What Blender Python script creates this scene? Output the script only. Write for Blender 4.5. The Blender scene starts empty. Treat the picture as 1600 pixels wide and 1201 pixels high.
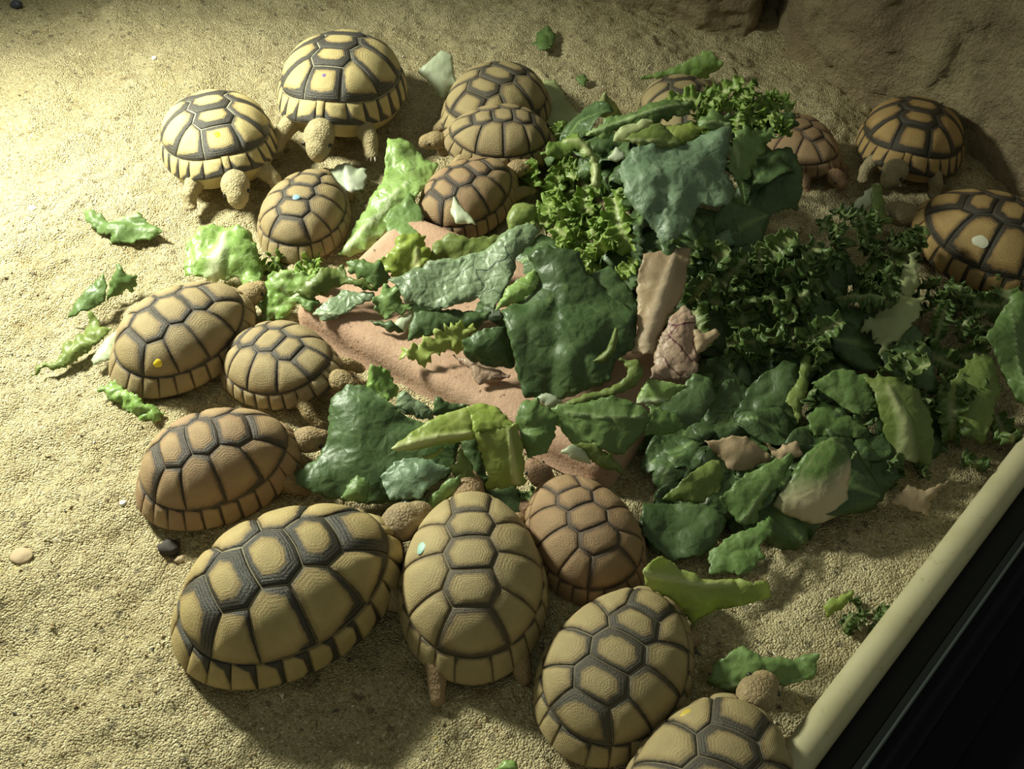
import bpy, bmesh, math, random
import numpy as np
from mathutils import Vector, Matrix
from mathutils.geometry import delaunay_2d_cdt

random.seed(7)
RNG = np.random.default_rng(7)
SC = bpy.context.scene
COL = SC.collection
PI = math.pi

# ------------------------------------------------------------------ camera
F_PX = 1700.0
PITCH = math.radians(48.0)
CAM_H = 0.48
CAM = np.array((0.0, -CAM_H / math.tan(PITCH), CAM_H))
cam_data = bpy.data.cameras.new('camera')
cam_data.sensor_fit = 'HORIZONTAL'
cam_data.angle = 2 * math.atan(800.0 / F_PX)
cam_data.clip_start = 0.01
cam_data.clip_end = 20
cam = bpy.data.objects.new('camera', cam_data)
cam.location = CAM
cam.rotation_euler = (math.pi / 2 - PITCH, 0, 0)
COL.objects.link(cam)
SC.camera = cam

# ------------------------------------------------------------------ light
world = bpy.data.worlds.new('world')
SC.world = world
world.use_nodes = True
bg = world.node_tree.nodes['Background']
bg.inputs[0].default_value = (0.84, 0.92, 0.70, 1)
bg.inputs[1].default_value = 0.21

lamp_data = bpy.data.lights.new('basking_lamp', 'SPOT')
lamp_data.energy = 40
lamp_data.color = (0.95, 1.0, 0.80)
lamp_data.shadow_soft_size = 0.05
lamp_data.spot_size = math.radians(112)
lamp_data.spot_blend = 1.0
lamp = bpy.data.objects.new('basking_lamp', lamp_data)
lamp.location = (-0.49, 0.24, 0.40)
lamp.rotation_euler = (Vector((-0.28, 0.05, 0.0)) - Vector(lamp.location)).to_track_quat('-Z', 'Y').to_euler()
COL.objects.link(lamp)

SC.view_settings.view_transform = 'Standard'
SC.view_settings.look = 'None'
SC.view_settings.exposure = 0.0
SC.view_settings.gamma = 1.0
SC.view_settings.use_curve_mapping = False

# ------------------------------------------------------------------ helpers
def ray(px, py):
    px = np.asarray(px, float); py = np.asarray(py, float)
    x = (px - 800.0) / F_PX
    u = (600.5 - py) / F_PX
    return np.stack([x, math.cos(PITCH) + u * math.sin(PITCH), -math.sin(PITCH) + u * math.cos(PITCH)], -1)

def G(px, py, z=0.0):
    """world point at height z that the photograph shows at this pixel"""
    d = ray(px, py)
    t = (np.asarray(z, float) - CAM[2]) / d[..., 2]
    return CAM + d * t[..., None]

def _h(ix, iy, iz):
    n = (ix * 374761393 + iy * 668265263 + iz * 2147483647 + 1013904223) & 0xFFFFFFFF
    n = ((n ^ (n >> 13)) * 1274126177) & 0xFFFFFFFF
    n = n ^ (n >> 16)
    return (n & 0xFFFF) / 32767.5 - 1.0

def vnoise(P):
    P = np.asarray(P, float)
    if P.shape[-1] == 2:
        P = np.concatenate([P, np.zeros(P.shape[:-1] + (1,))], -1)
    I = np.floor(P).astype(np.int64)
    w = P - I
    w = w * w * (3 - 2 * w)
    x, y, z = I[..., 0], I[..., 1], I[..., 2]
    out = 0
    for dx in (0, 1):
        for dy in (0, 1):
            for dz in (0, 1):
                k = (w[..., 0] if dx else 1 - w[..., 0]) * (w[..., 1] if dy else 1 - w[..., 1]) * (w[..., 2] if dz else 1 - w[..., 2])
                out = out + k * _h(x + dx, y + dy, z + dz)
    return out

def fbm(P, octv=4, gain=0.5):
    P = np.asarray(P, float)
    a, s, o = 1.0, 1.0, 0
    for i in range(octv):
        o = o + a * vnoise(P * s + 17.3 * i)
        a *= gain; s *= 2.03
    return o

def link(o, parent=None):
    COL.objects.link(o)
    if parent is not None:
        o.parent = parent
    return o

def mesh_obj(name, verts, faces, mat, parent=None, smooth=True, loc=None, attrs=None):
    me = bpy.data.meshes.new(name)
    v = np.asarray(verts, float)
    if loc is not None:
        v = v - np.asarray(loc, float)
    me.from_pydata(v.tolist(), [], faces if isinstance(faces, list) else faces.tolist())
    if attrs:
        for k, a in attrs.items():
            at = me.attributes.new(k, 'FLOAT', 'POINT')
            at.data.foreach_set('value', np.asarray(a, np.float32))
    if smooth:
        me.polygons.foreach_set('use_smooth', np.ones(len(me.polygons), bool))
    me.materials.append(mat)
    me.update()
    o = bpy.data.objects.new(name, me)
    if loc is not None:
        o.location = loc
    return link(o, parent)

def tag(o, label, cat, group=None):
    o['label'] = label
    o['category'] = cat
    if group:
        o['group'] = group
    return o

def struct(o, label, cat):
    o['kind'] = 'structure'
    o['label'] = label
    o['category'] = cat
    return o

# ------------------------------------------------------------------ material helper
class NT:
    def __init__(self, name):
        self.m = bpy.data.materials.new(name)
        self.m.use_nodes = True
        self.t = self.m.node_tree
        self.b = self.t.nodes['Principled BSDF']
        self.out = self.t.nodes['Material Output']
    def n(self, typ, **kw):
        nd = self.t.nodes.new(typ)
        for k, v in kw.items():
            setattr(nd, k, v)
        return nd
    def l(self, a, b):
        self.t.links.new(a, b)
    def set(self, sock, v):
        if isinstance(v, bpy.types.NodeSocket):
            self.l(v, sock)
        elif isinstance(v, (tuple, list)) and len(v) == 3 and sock.type == 'RGBA':
            sock.default_value = (*v, 1)
        else:
            sock.default_value = v
    def math(self, op, a, b=0.0, c=0.0, clamp=False):
        nd = self.n('ShaderNodeMath', operation=op, use_clamp=clamp)
        for i, v in enumerate((a, b, c)):
            self.set(nd.inputs[i], v)
        return nd.outputs[0]
    def mix(self, fac, a, b, mode='MIX'):
        nd = self.n('ShaderNodeMix', data_type='RGBA', blend_type=mode)
        self.set(nd.inputs[0], fac); self.set(nd.inputs[6], a); self.set(nd.inputs[7], b)
        return nd.outputs[2]
    def ramp(self, v, lo, hi, a=0.0, b=1.0, interp='SMOOTHSTEP'):
        nd = self.n('ShaderNodeMapRange', interpolation_type=interp)
        self.set(nd.inputs[0], v)
        for i, q in zip((1, 2, 3, 4), (lo, hi, a, b)):
            self.set(nd.inputs[i], q)
        return nd.outputs[0]
    def coords(self, k=1.0):
        o = self.n('ShaderNodeTexCoord').outputs['Object']
        if k == 1.0: return o
        v = self.n('ShaderNodeVectorMath', operation='SCALE'); v.inputs['Scale'].default_value = k
        self.l(o, v.inputs[0])
        return v.outputs[0]
    def noise(self, scale, detail=3, rough=0.55, vec=None, dist=0.0):
        nd = self.n('ShaderNodeTexNoise')
        nd.inputs['Scale'].default_value = scale
        nd.inputs['Detail'].default_value = detail
        nd.inputs['Roughness'].default_value = rough
        nd.inputs['Distortion'].default_value = dist
        self.l(vec if vec is not None else self.coords(), nd.inputs['Vector'])
        return nd.outputs['Fac']
    def voro(self, scale, feature='F1', vec=None, out='Distance'):
        nd = self.n('ShaderNodeTexVoronoi', feature=feature)
        nd.inputs['Scale'].default_value = scale
        self.l(vec if vec is not None else self.coords(), nd.inputs['Vector'])
        return nd.outputs[out]
    def attr(self, name):
        nd = self.n('ShaderNodeAttribute', attribute_name=name)
        return nd.outputs['Fac']
    def bump(self, h, strength=0.5, dist=0.001, nrm=None):
        nd = self.n('ShaderNodeBump')
        nd.inputs['Strength'].default_value = strength
        nd.inputs['Distance'].default_value = dist
        self.set(nd.inputs['Height'], h)
        if nrm is not None:
            self.l(nrm, nd.inputs['Normal'])
        return nd.outputs[0]
    def done(self, col=None, rough=0.6, nrm=None, spec=0.5):
        if col is not None: self.set(self.b.inputs['Base Color'], col)
        self.set(self.b.inputs['Roughness'], rough)
        self.b.inputs['Specular IOR Level'].default_value = spec
        if nrm is not None: self.l(nrm, self.b.inputs['Normal'])
        return self.m

def plain(name, col, rough=0.6, spec=0.5):
    return NT(name).done(col, rough, None, spec)

# ------------------------------------------------------------------ sand floor
def mat_sand():
    t = NT('sand')
    n1 = t.noise(9, 4)
    n3 = t.noise(34, 6, .7)
    n4 = t.noise(240, 4, .7)
    gr = t.n('ShaderNodeTexVoronoi', feature='F1'); gr.inputs['Scale'].default_value = 950
    t.l(t.coords(), gr.inputs['Vector'])
    sp = t.n('ShaderNodeSeparateColor'); t.l(gr.outputs['Color'], sp.inputs[0])
    c = t.mix(t.ramp(n1, .35, .65), (0.54, 0.445, 0.25), (0.62, 0.52, 0.31))
    c = t.mix(t.ramp(n3, .50, .72, 0, .65), c, (0.29, 0.205, 0.095))
    c = t.mix(t.ramp(n4, .55, .75, 0, .55), c, (0.24, 0.17, 0.085))
    c = t.mix(t.ramp(sp.outputs[0], .25, .0, 0, .65), c, (0.25, 0.17, 0.085))
    c = t.mix(t.ramp(sp.outputs[0], .80, 1.0, 0, .75), c, (0.84, 0.74, 0.48))
    v = t.voro(330, out='Color')
    s2 = t.n('ShaderNodeSeparateColor'); t.l(v, s2.inputs[0])
    c = t.mix(t.ramp(s2.outputs[0], .965, .985, 0, .6), c, (0.12, 0.10, 0.075))
    h = t.math('ADD', t.math('MULTIPLY', gr.outputs['Distance'], -.8), t.math('MULTIPLY', n4, 1.6))
    h = t.math('ADD', h, t.math('MULTIPLY', sp.outputs[1], .35))
    return t.done(c, 0.9, t.bump(h, 1.0, 0.0022), 0.2)

# the rail runs along the lower right of the picture
RA = G(1234, 1201, 0.010)[:2]
RB = G(1600, 718, 0.010)[:2]
RU = (RB - RA) / np.linalg.norm(RB - RA)      # along the rail
RV = np.array((-RU[1], RU[0]))                # into the pen

def sand_h(P):
    """sand height over world xy"""
    h = 0.0032 * fbm(P * 11.0 + 3.1, 3) + 0.0042 * fbm(P * 26.0 + 9.7, 3) + 0.0013 * fbm(P * 130.0, 3, .65)
    d = (P - RA) @ RV
    return h * np.clip(d / 0.03, 0.25, 1) - 0.0012

def build_floor():
    u = np.arange(-0.55, 0.75, 0.0021)
    v = np.concatenate([np.arange(0.0, 0.62, 0.0021), np.arange(0.624, 0.95, 0.006)])
    U, V = np.meshgrid(u, v, indexing='ij')
    P = RA + U[..., None] * RU + V[..., None] * RV
    Z = sand_h(P)
    verts = np.concatenate([P, Z[..., None]], -1).reshape(-1, 3)
    nu, nv = len(u), len(v)
    idx = np.arange(nu * nv).reshape(nu, nv)
    f = np.stack([idx[:-1, :-1], idx[1:, :-1], idx[1:, 1:], idx[:-1, 1:]], -1).reshape(-1, 4)
    o = mesh_obj('floor', verts, f, MAT_SAND)
    struct(o, 'yellow sand floor of the tortoise pen', 'floor')
    return o

MAT_SAND = mat_sand()
build_floor()

# grit: far too many grains to count
def build_grit():
    base = np.array([(1, 0, 0), (-.5, .87, 0), (-.5, -.87, 0), (0, 0, .8), (0, 0, -.8)], float)
    bf = np.array([(0, 1, 3), (1, 2, 3), (2, 0, 3), (1, 0, 4), (2, 1, 4), (0, 2, 4)])
    mats = [(plain('grit_dark', (0.10, 0.09, 0.075), .8), 1000, 'dark_grit', 'dark specks and crumbs strewn over the sand'),
            (plain('grit_pale', (0.74, 0.68, 0.52), .6), 1100, 'pale_grit', 'pale quartz grains strewn over the sand'),
            (plain('grit_tan', (0.33, 0.235, 0.12), .8), 5200, 'tan_grit', 'tan coarse grains strewn over the sand'),
            (plain('straw', (0.62, 0.45, 0.10), .7), 120, 'straw_bits', 'short yellow straw bits strewn over the sand')]
    for m, n, nm, lab in mats:
        V = []; Fc = []
        straw = nm == 'straw_bits'
        px = RNG.uniform(-40, 1640, n); py = RNG.uniform(-30, 1230, n)
        P = G(px, py, 0.0)[:, :2]
        ok = ((P - RA) @ RV > 0.012)
        P = P[ok]
        Z = sand_h(P)
        for i, (p, z) in enumerate(zip(P, Z)):
            s = abs(RNG.normal(0, .00045)) + .0002
            sc = np.array((s * RNG.uniform(.8, 1.9), s, s * .7))
            if straw: sc = np.array((.0025 * RNG.uniform(.5, 1.3), .0004, .0003))
            a = RNG.uniform(0, 6.28); c, sn = math.cos(a), math.sin(a)
            q = base * sc + RNG.normal(0, .15, base.shape) * s
            q = np.stack([q[:, 0] * c - q[:, 1] * sn, q[:, 0] * sn + q[:, 1] * c, q[:, 2]], -1) + (p[0], p[1], z + s * .25)
            Fc.append(bf + len(V) * 5); V.append(q)
        o = mesh_obj(nm, np.concatenate(V), np.concatenate(Fc), m, smooth=False)
        o['kind'] = 'stuff'
        tag(o, lab, 'grit')
build_grit()

# ------------------------------------------------------------------ rail, frame, glass
def bar(name, mat, prof, u0, u1, n=2, bow=None):
    """profile (v,z) swept along the rail direction"""
    V = []; k = len(prof)
    us = np.linspace(u0, u1, n)
    for u in us:
        for (v, z) in prof:
            p = RA + RU * u + RV * v
            V.append((p[0], p[1], z))
    Fc = []
    for i in range(n - 1):
        for j in range(k):
            a = i * k + j; b = i * k + (j + 1) % k
            Fc.append((a, b, b + k, a + k))
    Fc.append(tuple(range(k))[::-1]); Fc.append(tuple(range((n - 1) * k, n * k)))
    return mesh_obj(name, V, Fc, mat, smooth=False)

def circ(v, z, r, n=24, sx=1.0):
    return [(v + r * sx * math.cos(2 * PI * i / n), z + r * math.sin(2 * PI * i / n)) for i in range(n)]

def mat_rail():
    t = NT('cream_rail')
    n = t.noise(40, 4)
    c = t.mix(t.ramp(n, .35, .7), (0.44, 0.39, 0.24), (0.38, 0.335, 0.19))
    c = t.mix(t.ramp(t.noise(160, 2), .66, .74, 0, .5), c, (0.28, 0.21, 0.10))
    return t.done(c, .55, t.bump(t.noise(300, 3), .2, .0005))
rail = bar('trim_1', mat_rail(), circ(0, 0.010, 0.0082), -0.25, 0.55, 40)
rail.data.polygons.foreach_set('use_smooth', np.array([len(p.vertices) == 4 for p in rail.data.polygons]))
struct(rail, 'round cream rail along the edge of the sand', 'rail')
m_blk = plain('black_frame', (0.008, 0.009, 0.008), .5, .25)
m_blk2 = plain('black_panel', (0.003, 0.003, 0.005), .6, .1)
m_gask = plain('grey_gasket', (0.035, 0.043, 0.04), .35)
d_g = float((G(1346, 1201, .012)[:2] - RA) @ RV)      # gasket distance outside the rail (negative)
fr = bar('trim_2', m_blk, [(-0.006, -.02), (-0.006, .004), (d_g + .004, .006), (d_g + .003, .010), (d_g, .010), (d_g, -.02)], -.25, .55)
struct(fr, 'black frame channel beyond the cream rail', 'frame')
gk = bar('trim_3', m_gask, circ(d_g - .0008, .0112, .0008, 10), -.25, .55)
struct(gk, 'thin shiny grey gasket line on the black frame', 'gasket')
lg = bar('trim_4', m_blk2, [(d_g - .0004, -.03), (d_g - .0004, .008), (d_g - .014, .006), (d_g - .014, -.004), (d_g - .03, -.006), (d_g - .03, -.03)], -.25, .55)
struct(lg, 'black outer ledge in the dark corner', 'frame')
wl = bar('wall_front', m_blk2, [(d_g - .0302, -.03), (d_g - .0302, -.012), (d_g - .30, -.02), (d_g - .30, -.03)], -.35, .65)
struct(wl, 'black floor outside the pen in the dark corner', 'panel')

# ------------------------------------------------------------------ boulders
def mat_rock():
    t = NT('rock')
    n1 = t.noise(14, 5, .6); n2 = t.noise(90, 5, .65); n3 = t.noise(420, 4, .7)
    c = t.mix(t.ramp(n1, .35, .65), (0.46, 0.37, 0.22), (0.34, 0.25, 0.155))
    c = t.mix(t.ramp(n2, .5, .75, 0, .6), c, (0.20, 0.15, 0.095))
    c = t.mix(t.ramp(n3, .55, .75, 0, .5), c, (0.58, 0.48, 0.30))
    h = t.math('ADD', t.math('MULTIPLY', n2, 1.4), t.math('MULTIPLY', n3, .7))
    return t.done(c, .9, t.bump(h, 1.0, .006), .2)
M_ROCK = mat_rock()

def boulder(name, label, poly, height, seed, lean=0.0, round_=0.03):
    """poly: ground outline (world xy, counter-clockwise); rounded block with rough skin"""
    poly = np.array(poly)
    n = 220
    per = np.concatenate([poly, poly[:1]])
    L = np.r_[0, np.cumsum(np.linalg.norm(np.diff(per, axis=0), axis=1))]
    s = np.linspace(0, L[-1], n, endpoint=False)
    ring = np.stack([np.interp(s, L, per[:, 0]), np.interp(s, L, per[:, 1])], -1)
    for _ in range(5):
        ring = (np.roll(ring, 1, 0) + ring * 2 + np.roll(ring, -1, 0)) / 4
    c = ring.mean(0)
    V = []; rows = []
    zs = list(np.linspace(-.012, height - round_, 46)) 
    for z in zs:
        rows.append((z, 1 - lean * max(z, 0)))
    for a in np.linspace(0, PI / 2, 22)[1:]:
        rows.append((height - round_ + round_ * math.sin(a), (1 - lean * height) * (1 - (1 - math.cos(a)) * .9)))
    for z, k in rows:
        q = c + (ring - c) * k
        V.append(np.concatenate([q, np.full((n, 1), z)], -1))
    V = np.array(V)
    m = V.shape[0]
    idx = np.arange(m * n).reshape(m, n)
    f = np.stack([idx[:-1], np.roll(idx[:-1], -1, 1), np.roll(idx[1:], -1, 1), idx[1:]], -1).reshape(-1, 4).tolist()
    P = V.reshape(-1, 3)
    out = P - np.array((c[0], c[1], height * .35)); out /= np.linalg.norm(out, axis=1)[:, None]
    d = .012 * fbm(P * 9 + seed, 3) + .0060 * fbm(P * 34 + seed, 3) + .0026 * fbm(P * 150 + seed, 3, .6)
    P = P + out * d[:, None]
    f.append(idx[-1].tolist())
    o = mesh_obj(name, P, f, M_ROCK, loc=(c[0], c[1], 0))
    return tag(o, label, 'rock')

g = lambda x, y: G(x, y)[:2]
b1 = [g(905, -15), g(1010, 18), g(1110, 50), g(1178, 58), g(1196, 20), g(1205, -60), g(1140, -230), g(930, -200)]
boulder('boulder', 'brown boulder at the top edge, left of the dark crevice', b1, .16, 3.0, .3)
b2 = [g(1212, 40), g(1222, 92), g(1300, 138), g(1420, 190), g(1530, 262), g(1640, 330), g(1800, 300), g(1650, -60), g(1400, -160), g(1240, -130)]
boulder('boulder', 'large rough brown boulder filling the top right corner', b2, .24, 11.0, .25)
# ------------------------------------------------------------------ tortoises
PW = 0.85
S0 = 0.80

class Shell:
    def __init__(self, wid=.74, hgt=.40, rim=.075, flare=.03, seed=0, pyr=1.0):
        self.b = wid / 2; self.h = hgt; self.rim = rim; self.flare = flare; self.seed = seed; self.pyr = pyr
    def pos(self, m):
        m = np.asarray(m, float)
        s = np.hypot(m[..., 0], m[..., 1]) + 1e-9
        c, sn = m[..., 0] / s, m[..., 1] / s
        t = np.clip(s, 0, 1.02) * PI / 2
        R = np.sin(np.clip(t, 0, PI / 2)) ** PW
        Z = np.cos(np.clip(t, 0, PI / 2)) ** 0.80
        k = np.clip((s - S0) / (1 - S0), 0, 1.1)
        fb = np.abs(c) ** 2
        ext = self.flare * k ** 1.5 * (.25 + fb)
        x = .5 * R * c + ext * c
        y = self.b * R * sn * (1 - .07 * c) + ext * sn * .6
        z = self.rim + (self.h) * Z
        z = z + .115 * np.clip(c, 0, 1) ** 3 * np.clip((s - .35) / .65, 0, 1) ** 1.3 + .012 * np.clip(-c, 0, 1) ** 3 * k
        z = z - .05 * self.h * np.clip(-m[..., 0], 0, 1) ** 2
        return np.stack([x, y, z], -1)
    def nrm(self, m):
        m = np.asarray(m, float); e = 1e-3
        r = np.hypot(m[..., 0], m[..., 1])[..., None]
        q = np.where(r > .985, m * (.985 / np.maximum(r, 1e-6)), m)
        dx = self.pos(q + (e, 0)) - self.pos(q - (e, 0))
        dy = self.pos(q + (0, e)) - self.pos(q - (0, e))
        n = np.cross(dx, dy)
        return n / (np.linalg.norm(n, axis=-1)[..., None] + 1e-12)

def plan(X, Y):
    r = math.hypot(X, Y)
    if r < 1e-9: return (0.0, 0.0)
    s = math.asin(min(1, r ** (1 / PW))) * 2 / PI
    return (X / r * s, Y / r * s)

def ringpt(deg, s=S0):
    a = math.radians(deg)
    return (s * math.cos(a), s * math.sin(a))

def arc(a0, a1, s=S0, n=4):
    return [ringpt(a0 + (a1 - a0) * i / n, s) for i in range(n + 1)]

def scute_layout(vw=1.0, jit=0.0, seed=0):
    rg = np.random.default_rng(seed)
    j = lambda: float(rg.normal(0, jit))
    xs = [.50 + j(), .14 + j(), -.24 + j(), -.60 + j()]
    ls = [.32 + j(), -.05 + j(), -.42 + j()]
    ys, yl = .225 * vw, .31 * vw
    cr = [58 + 60 * j(), 90 + 60 * j(), 121 + 60 * j()]
    sc = []
    def sym(pts):     # right half listed front to back -> closed polygon
        return [plan(x, y) for x, y in pts] + [plan(x, -y) for x, y in reversed(pts)]
    # vertebrals
    sc.append(('v', arc(-17 * vw, 17 * vw) + [plan(.78, .27 * vw), plan(xs[0], ys), plan(xs[0], -ys), plan(.78, -.27 * vw)]))
    sc.append(('v', sym([(xs[0], ys), (ls[0], yl), (xs[1], ys)])))
    sc.append(('v', sym([(xs[1], ys), (ls[1], yl), (xs[2], ys)])))
    sc.append(('v', sym([(xs[2], ys), (ls[2], yl), (xs[3], ys * .92)])))
    sc.append(('v', [plan(xs[3], -ys * .92), plan(xs[3], ys * .92)] + arc(151, 209, n=6)))
    for sg in (1, -1):
        mir = lambda P: [(x, y * sg) for x, y in P]
        sc.append(('c', mir([plan(.78, .27 * vw), plan(xs[0], ys), plan(ls[0], yl)] + arc(cr[0], 17 * vw, n=5))))
        sc.append(('c', mir([plan(ls[0], yl), plan(xs[1], ys), plan(ls[1], yl)] + arc(cr[1], cr[0]))))
        sc.append(('c', mir([plan(ls[1], yl), plan(xs[2], ys), plan(ls[2], yl)] + arc(cr[2], cr[1]))))
        sc.append(('c', mir([plan(ls[2], yl), plan(xs[3], ys * .92)] + arc(151, cr[2]))))
        md = [4, 24, 40, 54, 68, 82, 96, 110, 124, 138, 152, 167]
        for a, b in zip(md[:-1], md[1:]):
            sc.append(('m', mir(arc(a, b, S0, 3) + arc(b, a, 1.0, 3))))
    sc.append(('m', arc(-4, 4, S0 - .02, 2) + arc(4, -4, 1.0, 2)))
    sc.append(('m', arc(167, 193, S0, 4) + arc(193, 167, 1.0, 4)))
    return sc

TS = np.array([0, .035, .09, .16, .25, .36, .50, .68, .85])

def scute_mesh(shell, kind, poly, rg):
    poly = np.array(poly)
    # counter clockwise
    a = 0.5 * np.sum(poly[:, 0] * np.roll(poly[:, 1], -1) - np.roll(poly[:, 0], -1) * poly[:, 1])
    if a < 0: poly = poly[::-1]
    pts = []
    for i in range(len(poly)):
        p, q = poly[i], poly[(i + 1) % len(poly)]
        n = max(1, int(np.linalg.norm(q - p) / .075))
        for k in range(n):
            pts.append(p + (q - p) * k / n)
    pts = np.array(pts)
    c = pts.mean(0)
    if kind == 'c': c = c * .90 + np.array((-.012, 0))
    if kind == 'v': c = c + np.array((-.018, 0))
    if kind == 'm': c = c * .99
    n = len(pts)
    ext = np.abs(pts - c).max(0) + 1e-6
    V = []; E = []; Fr = []; La = []
    H = {'v': .024, 'c': .020, 'm': .020}[kind] * shell.pyr
    # smooth inner rings so they round off
    ringp = pts.copy()
    for t in TS:
        q = c + (pts - c) * (1 - t)
        if t > .3:
            w = min(1, (t - .3) / .4)
            rad = np.linalg.norm(q - c, axis=1)
            q = c + (q - c) / (rad[:, None] + 1e-9) * (rad * (1 - w * .5) + rad.mean() * w * .5)[:, None]
        hh = -.004 + .011 * min(1, t / .07) + H * (1 - (1 - t) ** 2.0) + (.0006 * math.sin(t * 40) if .05 < t < .8 else 0)
        if t > .6: hh -= .004 * (t - .6)
        P = shell.pos(q) + shell.nrm(q) * hh
        V.append(P); E.append(np.full(n, t)); Fr.append((q - c)[:, 0] / ext[0]); La.append((q - c)[:, 1] / ext[1])
    P = shell.pos(c[None]) + shell.nrm(c[None]) * (-.004 + .011 + H)
    V.append(P); E.append([1.0]); Fr.append([0.0]); La.append([0.0])
    V = np.concatenate(V)
    f = []
    for r in range(len(TS) - 1):
        for i in range(n):
            k = (i + 1) % n
            f.append((r * n + i, r * n + k, (r + 1) * n + k, (r + 1) * n + i))
    last = (len(TS) - 1) * n
    for i in range(n):
        f.append((last + i, last + (i + 1) % n, len(V) - 1))
    V = V + .0016 * np.stack([fbm(V * 14 + shell.seed + q, 2) for q in (0, 31, 67)], -1)
    # direction of the pigment: for side scutes front means front
    return V, f, dict(edge=np.concatenate(E), front=np.concatenate(Fr), lat=np.concatenate(La))

def mat_scute(nm, tan, tan2, dark, wb, wf, ws, strength=1.0, kind='v', gloss=.5, are=(.30, .19, .09)):
    t = NT(nm)
    co = t.coords(11.0)
    e = t.attr('edge'); fr = t.attr('front'); la = t.attr('lat')
    n1 = t.noise(5, 4, .6, co); n2 = t.noise(26, 4, .65, co); n3 = t.noise(120, 3, .7, co)
    thr = t.math('ADD', wb, t.math('MULTIPLY', t.math('MAXIMUM', fr, 0.0), wf))
    thr = t.math('ADD', thr, t.math('MULTIPLY', t.math('ABSOLUTE', la), ws))
    en = t.math('ADD', e, t.math('MULTIPLY', t.math('SUBTRACT', n2, .5), .22))
    en = t.math('ADD', en, t.math('MULTIPLY', t.math('SUBTRACT', n1, .5), .16))
    d = t.math('SUBTRACT', thr, en)
    dk = t.ramp(d, -.07, .09, 0, strength)
    c = t.mix(t.ramp(n1, .35, .65), tan, tan2)
    c = t.mix(t.ramp(n3, .5, .8, 0, .35), c, tuple(.55 * v for v in tan))
    c = t.mix(t.ramp(e, .45, .85, 0, .45), c, are)
    c = t.mix(t.ramp(d, -.30, .02, 0, .55), c, tuple(q * w for q, w in zip(tan, (.42, .34, .30))))
    dkc = t.mix(t.ramp(n3, .45, .75, 0, .4), dark, tuple(2.6 * v + .012 for v in dark))
    c = t.mix(dk, c, dkc)
    rings = t.math('SINE', t.math('MULTIPLY', t.math('ADD', e, t.math('MULTIPLY', n2, .10)), 60.0))
    rings = t.math('MULTIPLY', rings, t.ramp(e, .55, .8, 1, .15))
    h = t.math('ADD', t.math('MULTIPLY', rings, .11), t.math('MULTIPLY', n3, 1.3))
    c = t.mix(t.math('MULTIPLY', t.ramp(rings, .3, .9, 0, .30), dk), c, tuple(.5 * q for q in tan))
    r = t.math('SUBTRACT', .66, t.math('MULTIPLY', dk, .34 - gloss * .30))
    return t.done(c, r, t.bump(h, .55, .0009), .45)

def mat_skin(nm, col, col2):
    t = NT(nm)
    co = t.coords(11.0)
    v = t.voro(42, 'F1', co); v2 = t.voro(42, 'DISTANCE_TO_EDGE', co)
    n = t.noise(7, 4, .6, co)
    c = t.mix(t.ramp(n, .35, .65), col, col2)
    c = t.mix(t.ramp(v2, .0, .10, .22, 0), c, tuple(.35 * q for q in col))
    h = t.math('ADD', t.ramp(v2, 0, .25), t.math('MULTIPLY', t.noise(50, 3, .6, co), .25))
    return t.done(c, .7, t.bump(h, .5, .0007), .35)

M_EYE = plain('tortoise_eye', (.008, .007, .006), .12, .8)
M_BEAK = plain('beak', (.13, .095, .06), .5)
M_CLAW = plain('claw', (.20, .14, .085), .4)

def add_ball(bm, c, r, sub=2, rot=None):
    r = (r, r, r) if not hasattr(r, '__len__') else r
    M = Matrix.Translation(Vector(c)) @ (rot.to_4x4() if rot is not None else Matrix.Identity(4)) @ Matrix.Diagonal((*r, 1))
    bmesh.ops.create_icosphere(bm, subdivisions=sub, radius=1, matrix=M)

def add_chain(bm, pts, rad, n=6):
    for i in range(len(pts) - 1):
        a, b = Vector(pts[i]), Vector(pts[i + 1])
        for k in range(n + (i == len(pts) - 2)):
            t = k / n
            add_ball(bm, a.lerp(b, t), rad[i] + (rad[i + 1] - rad[i]) * t)

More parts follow.
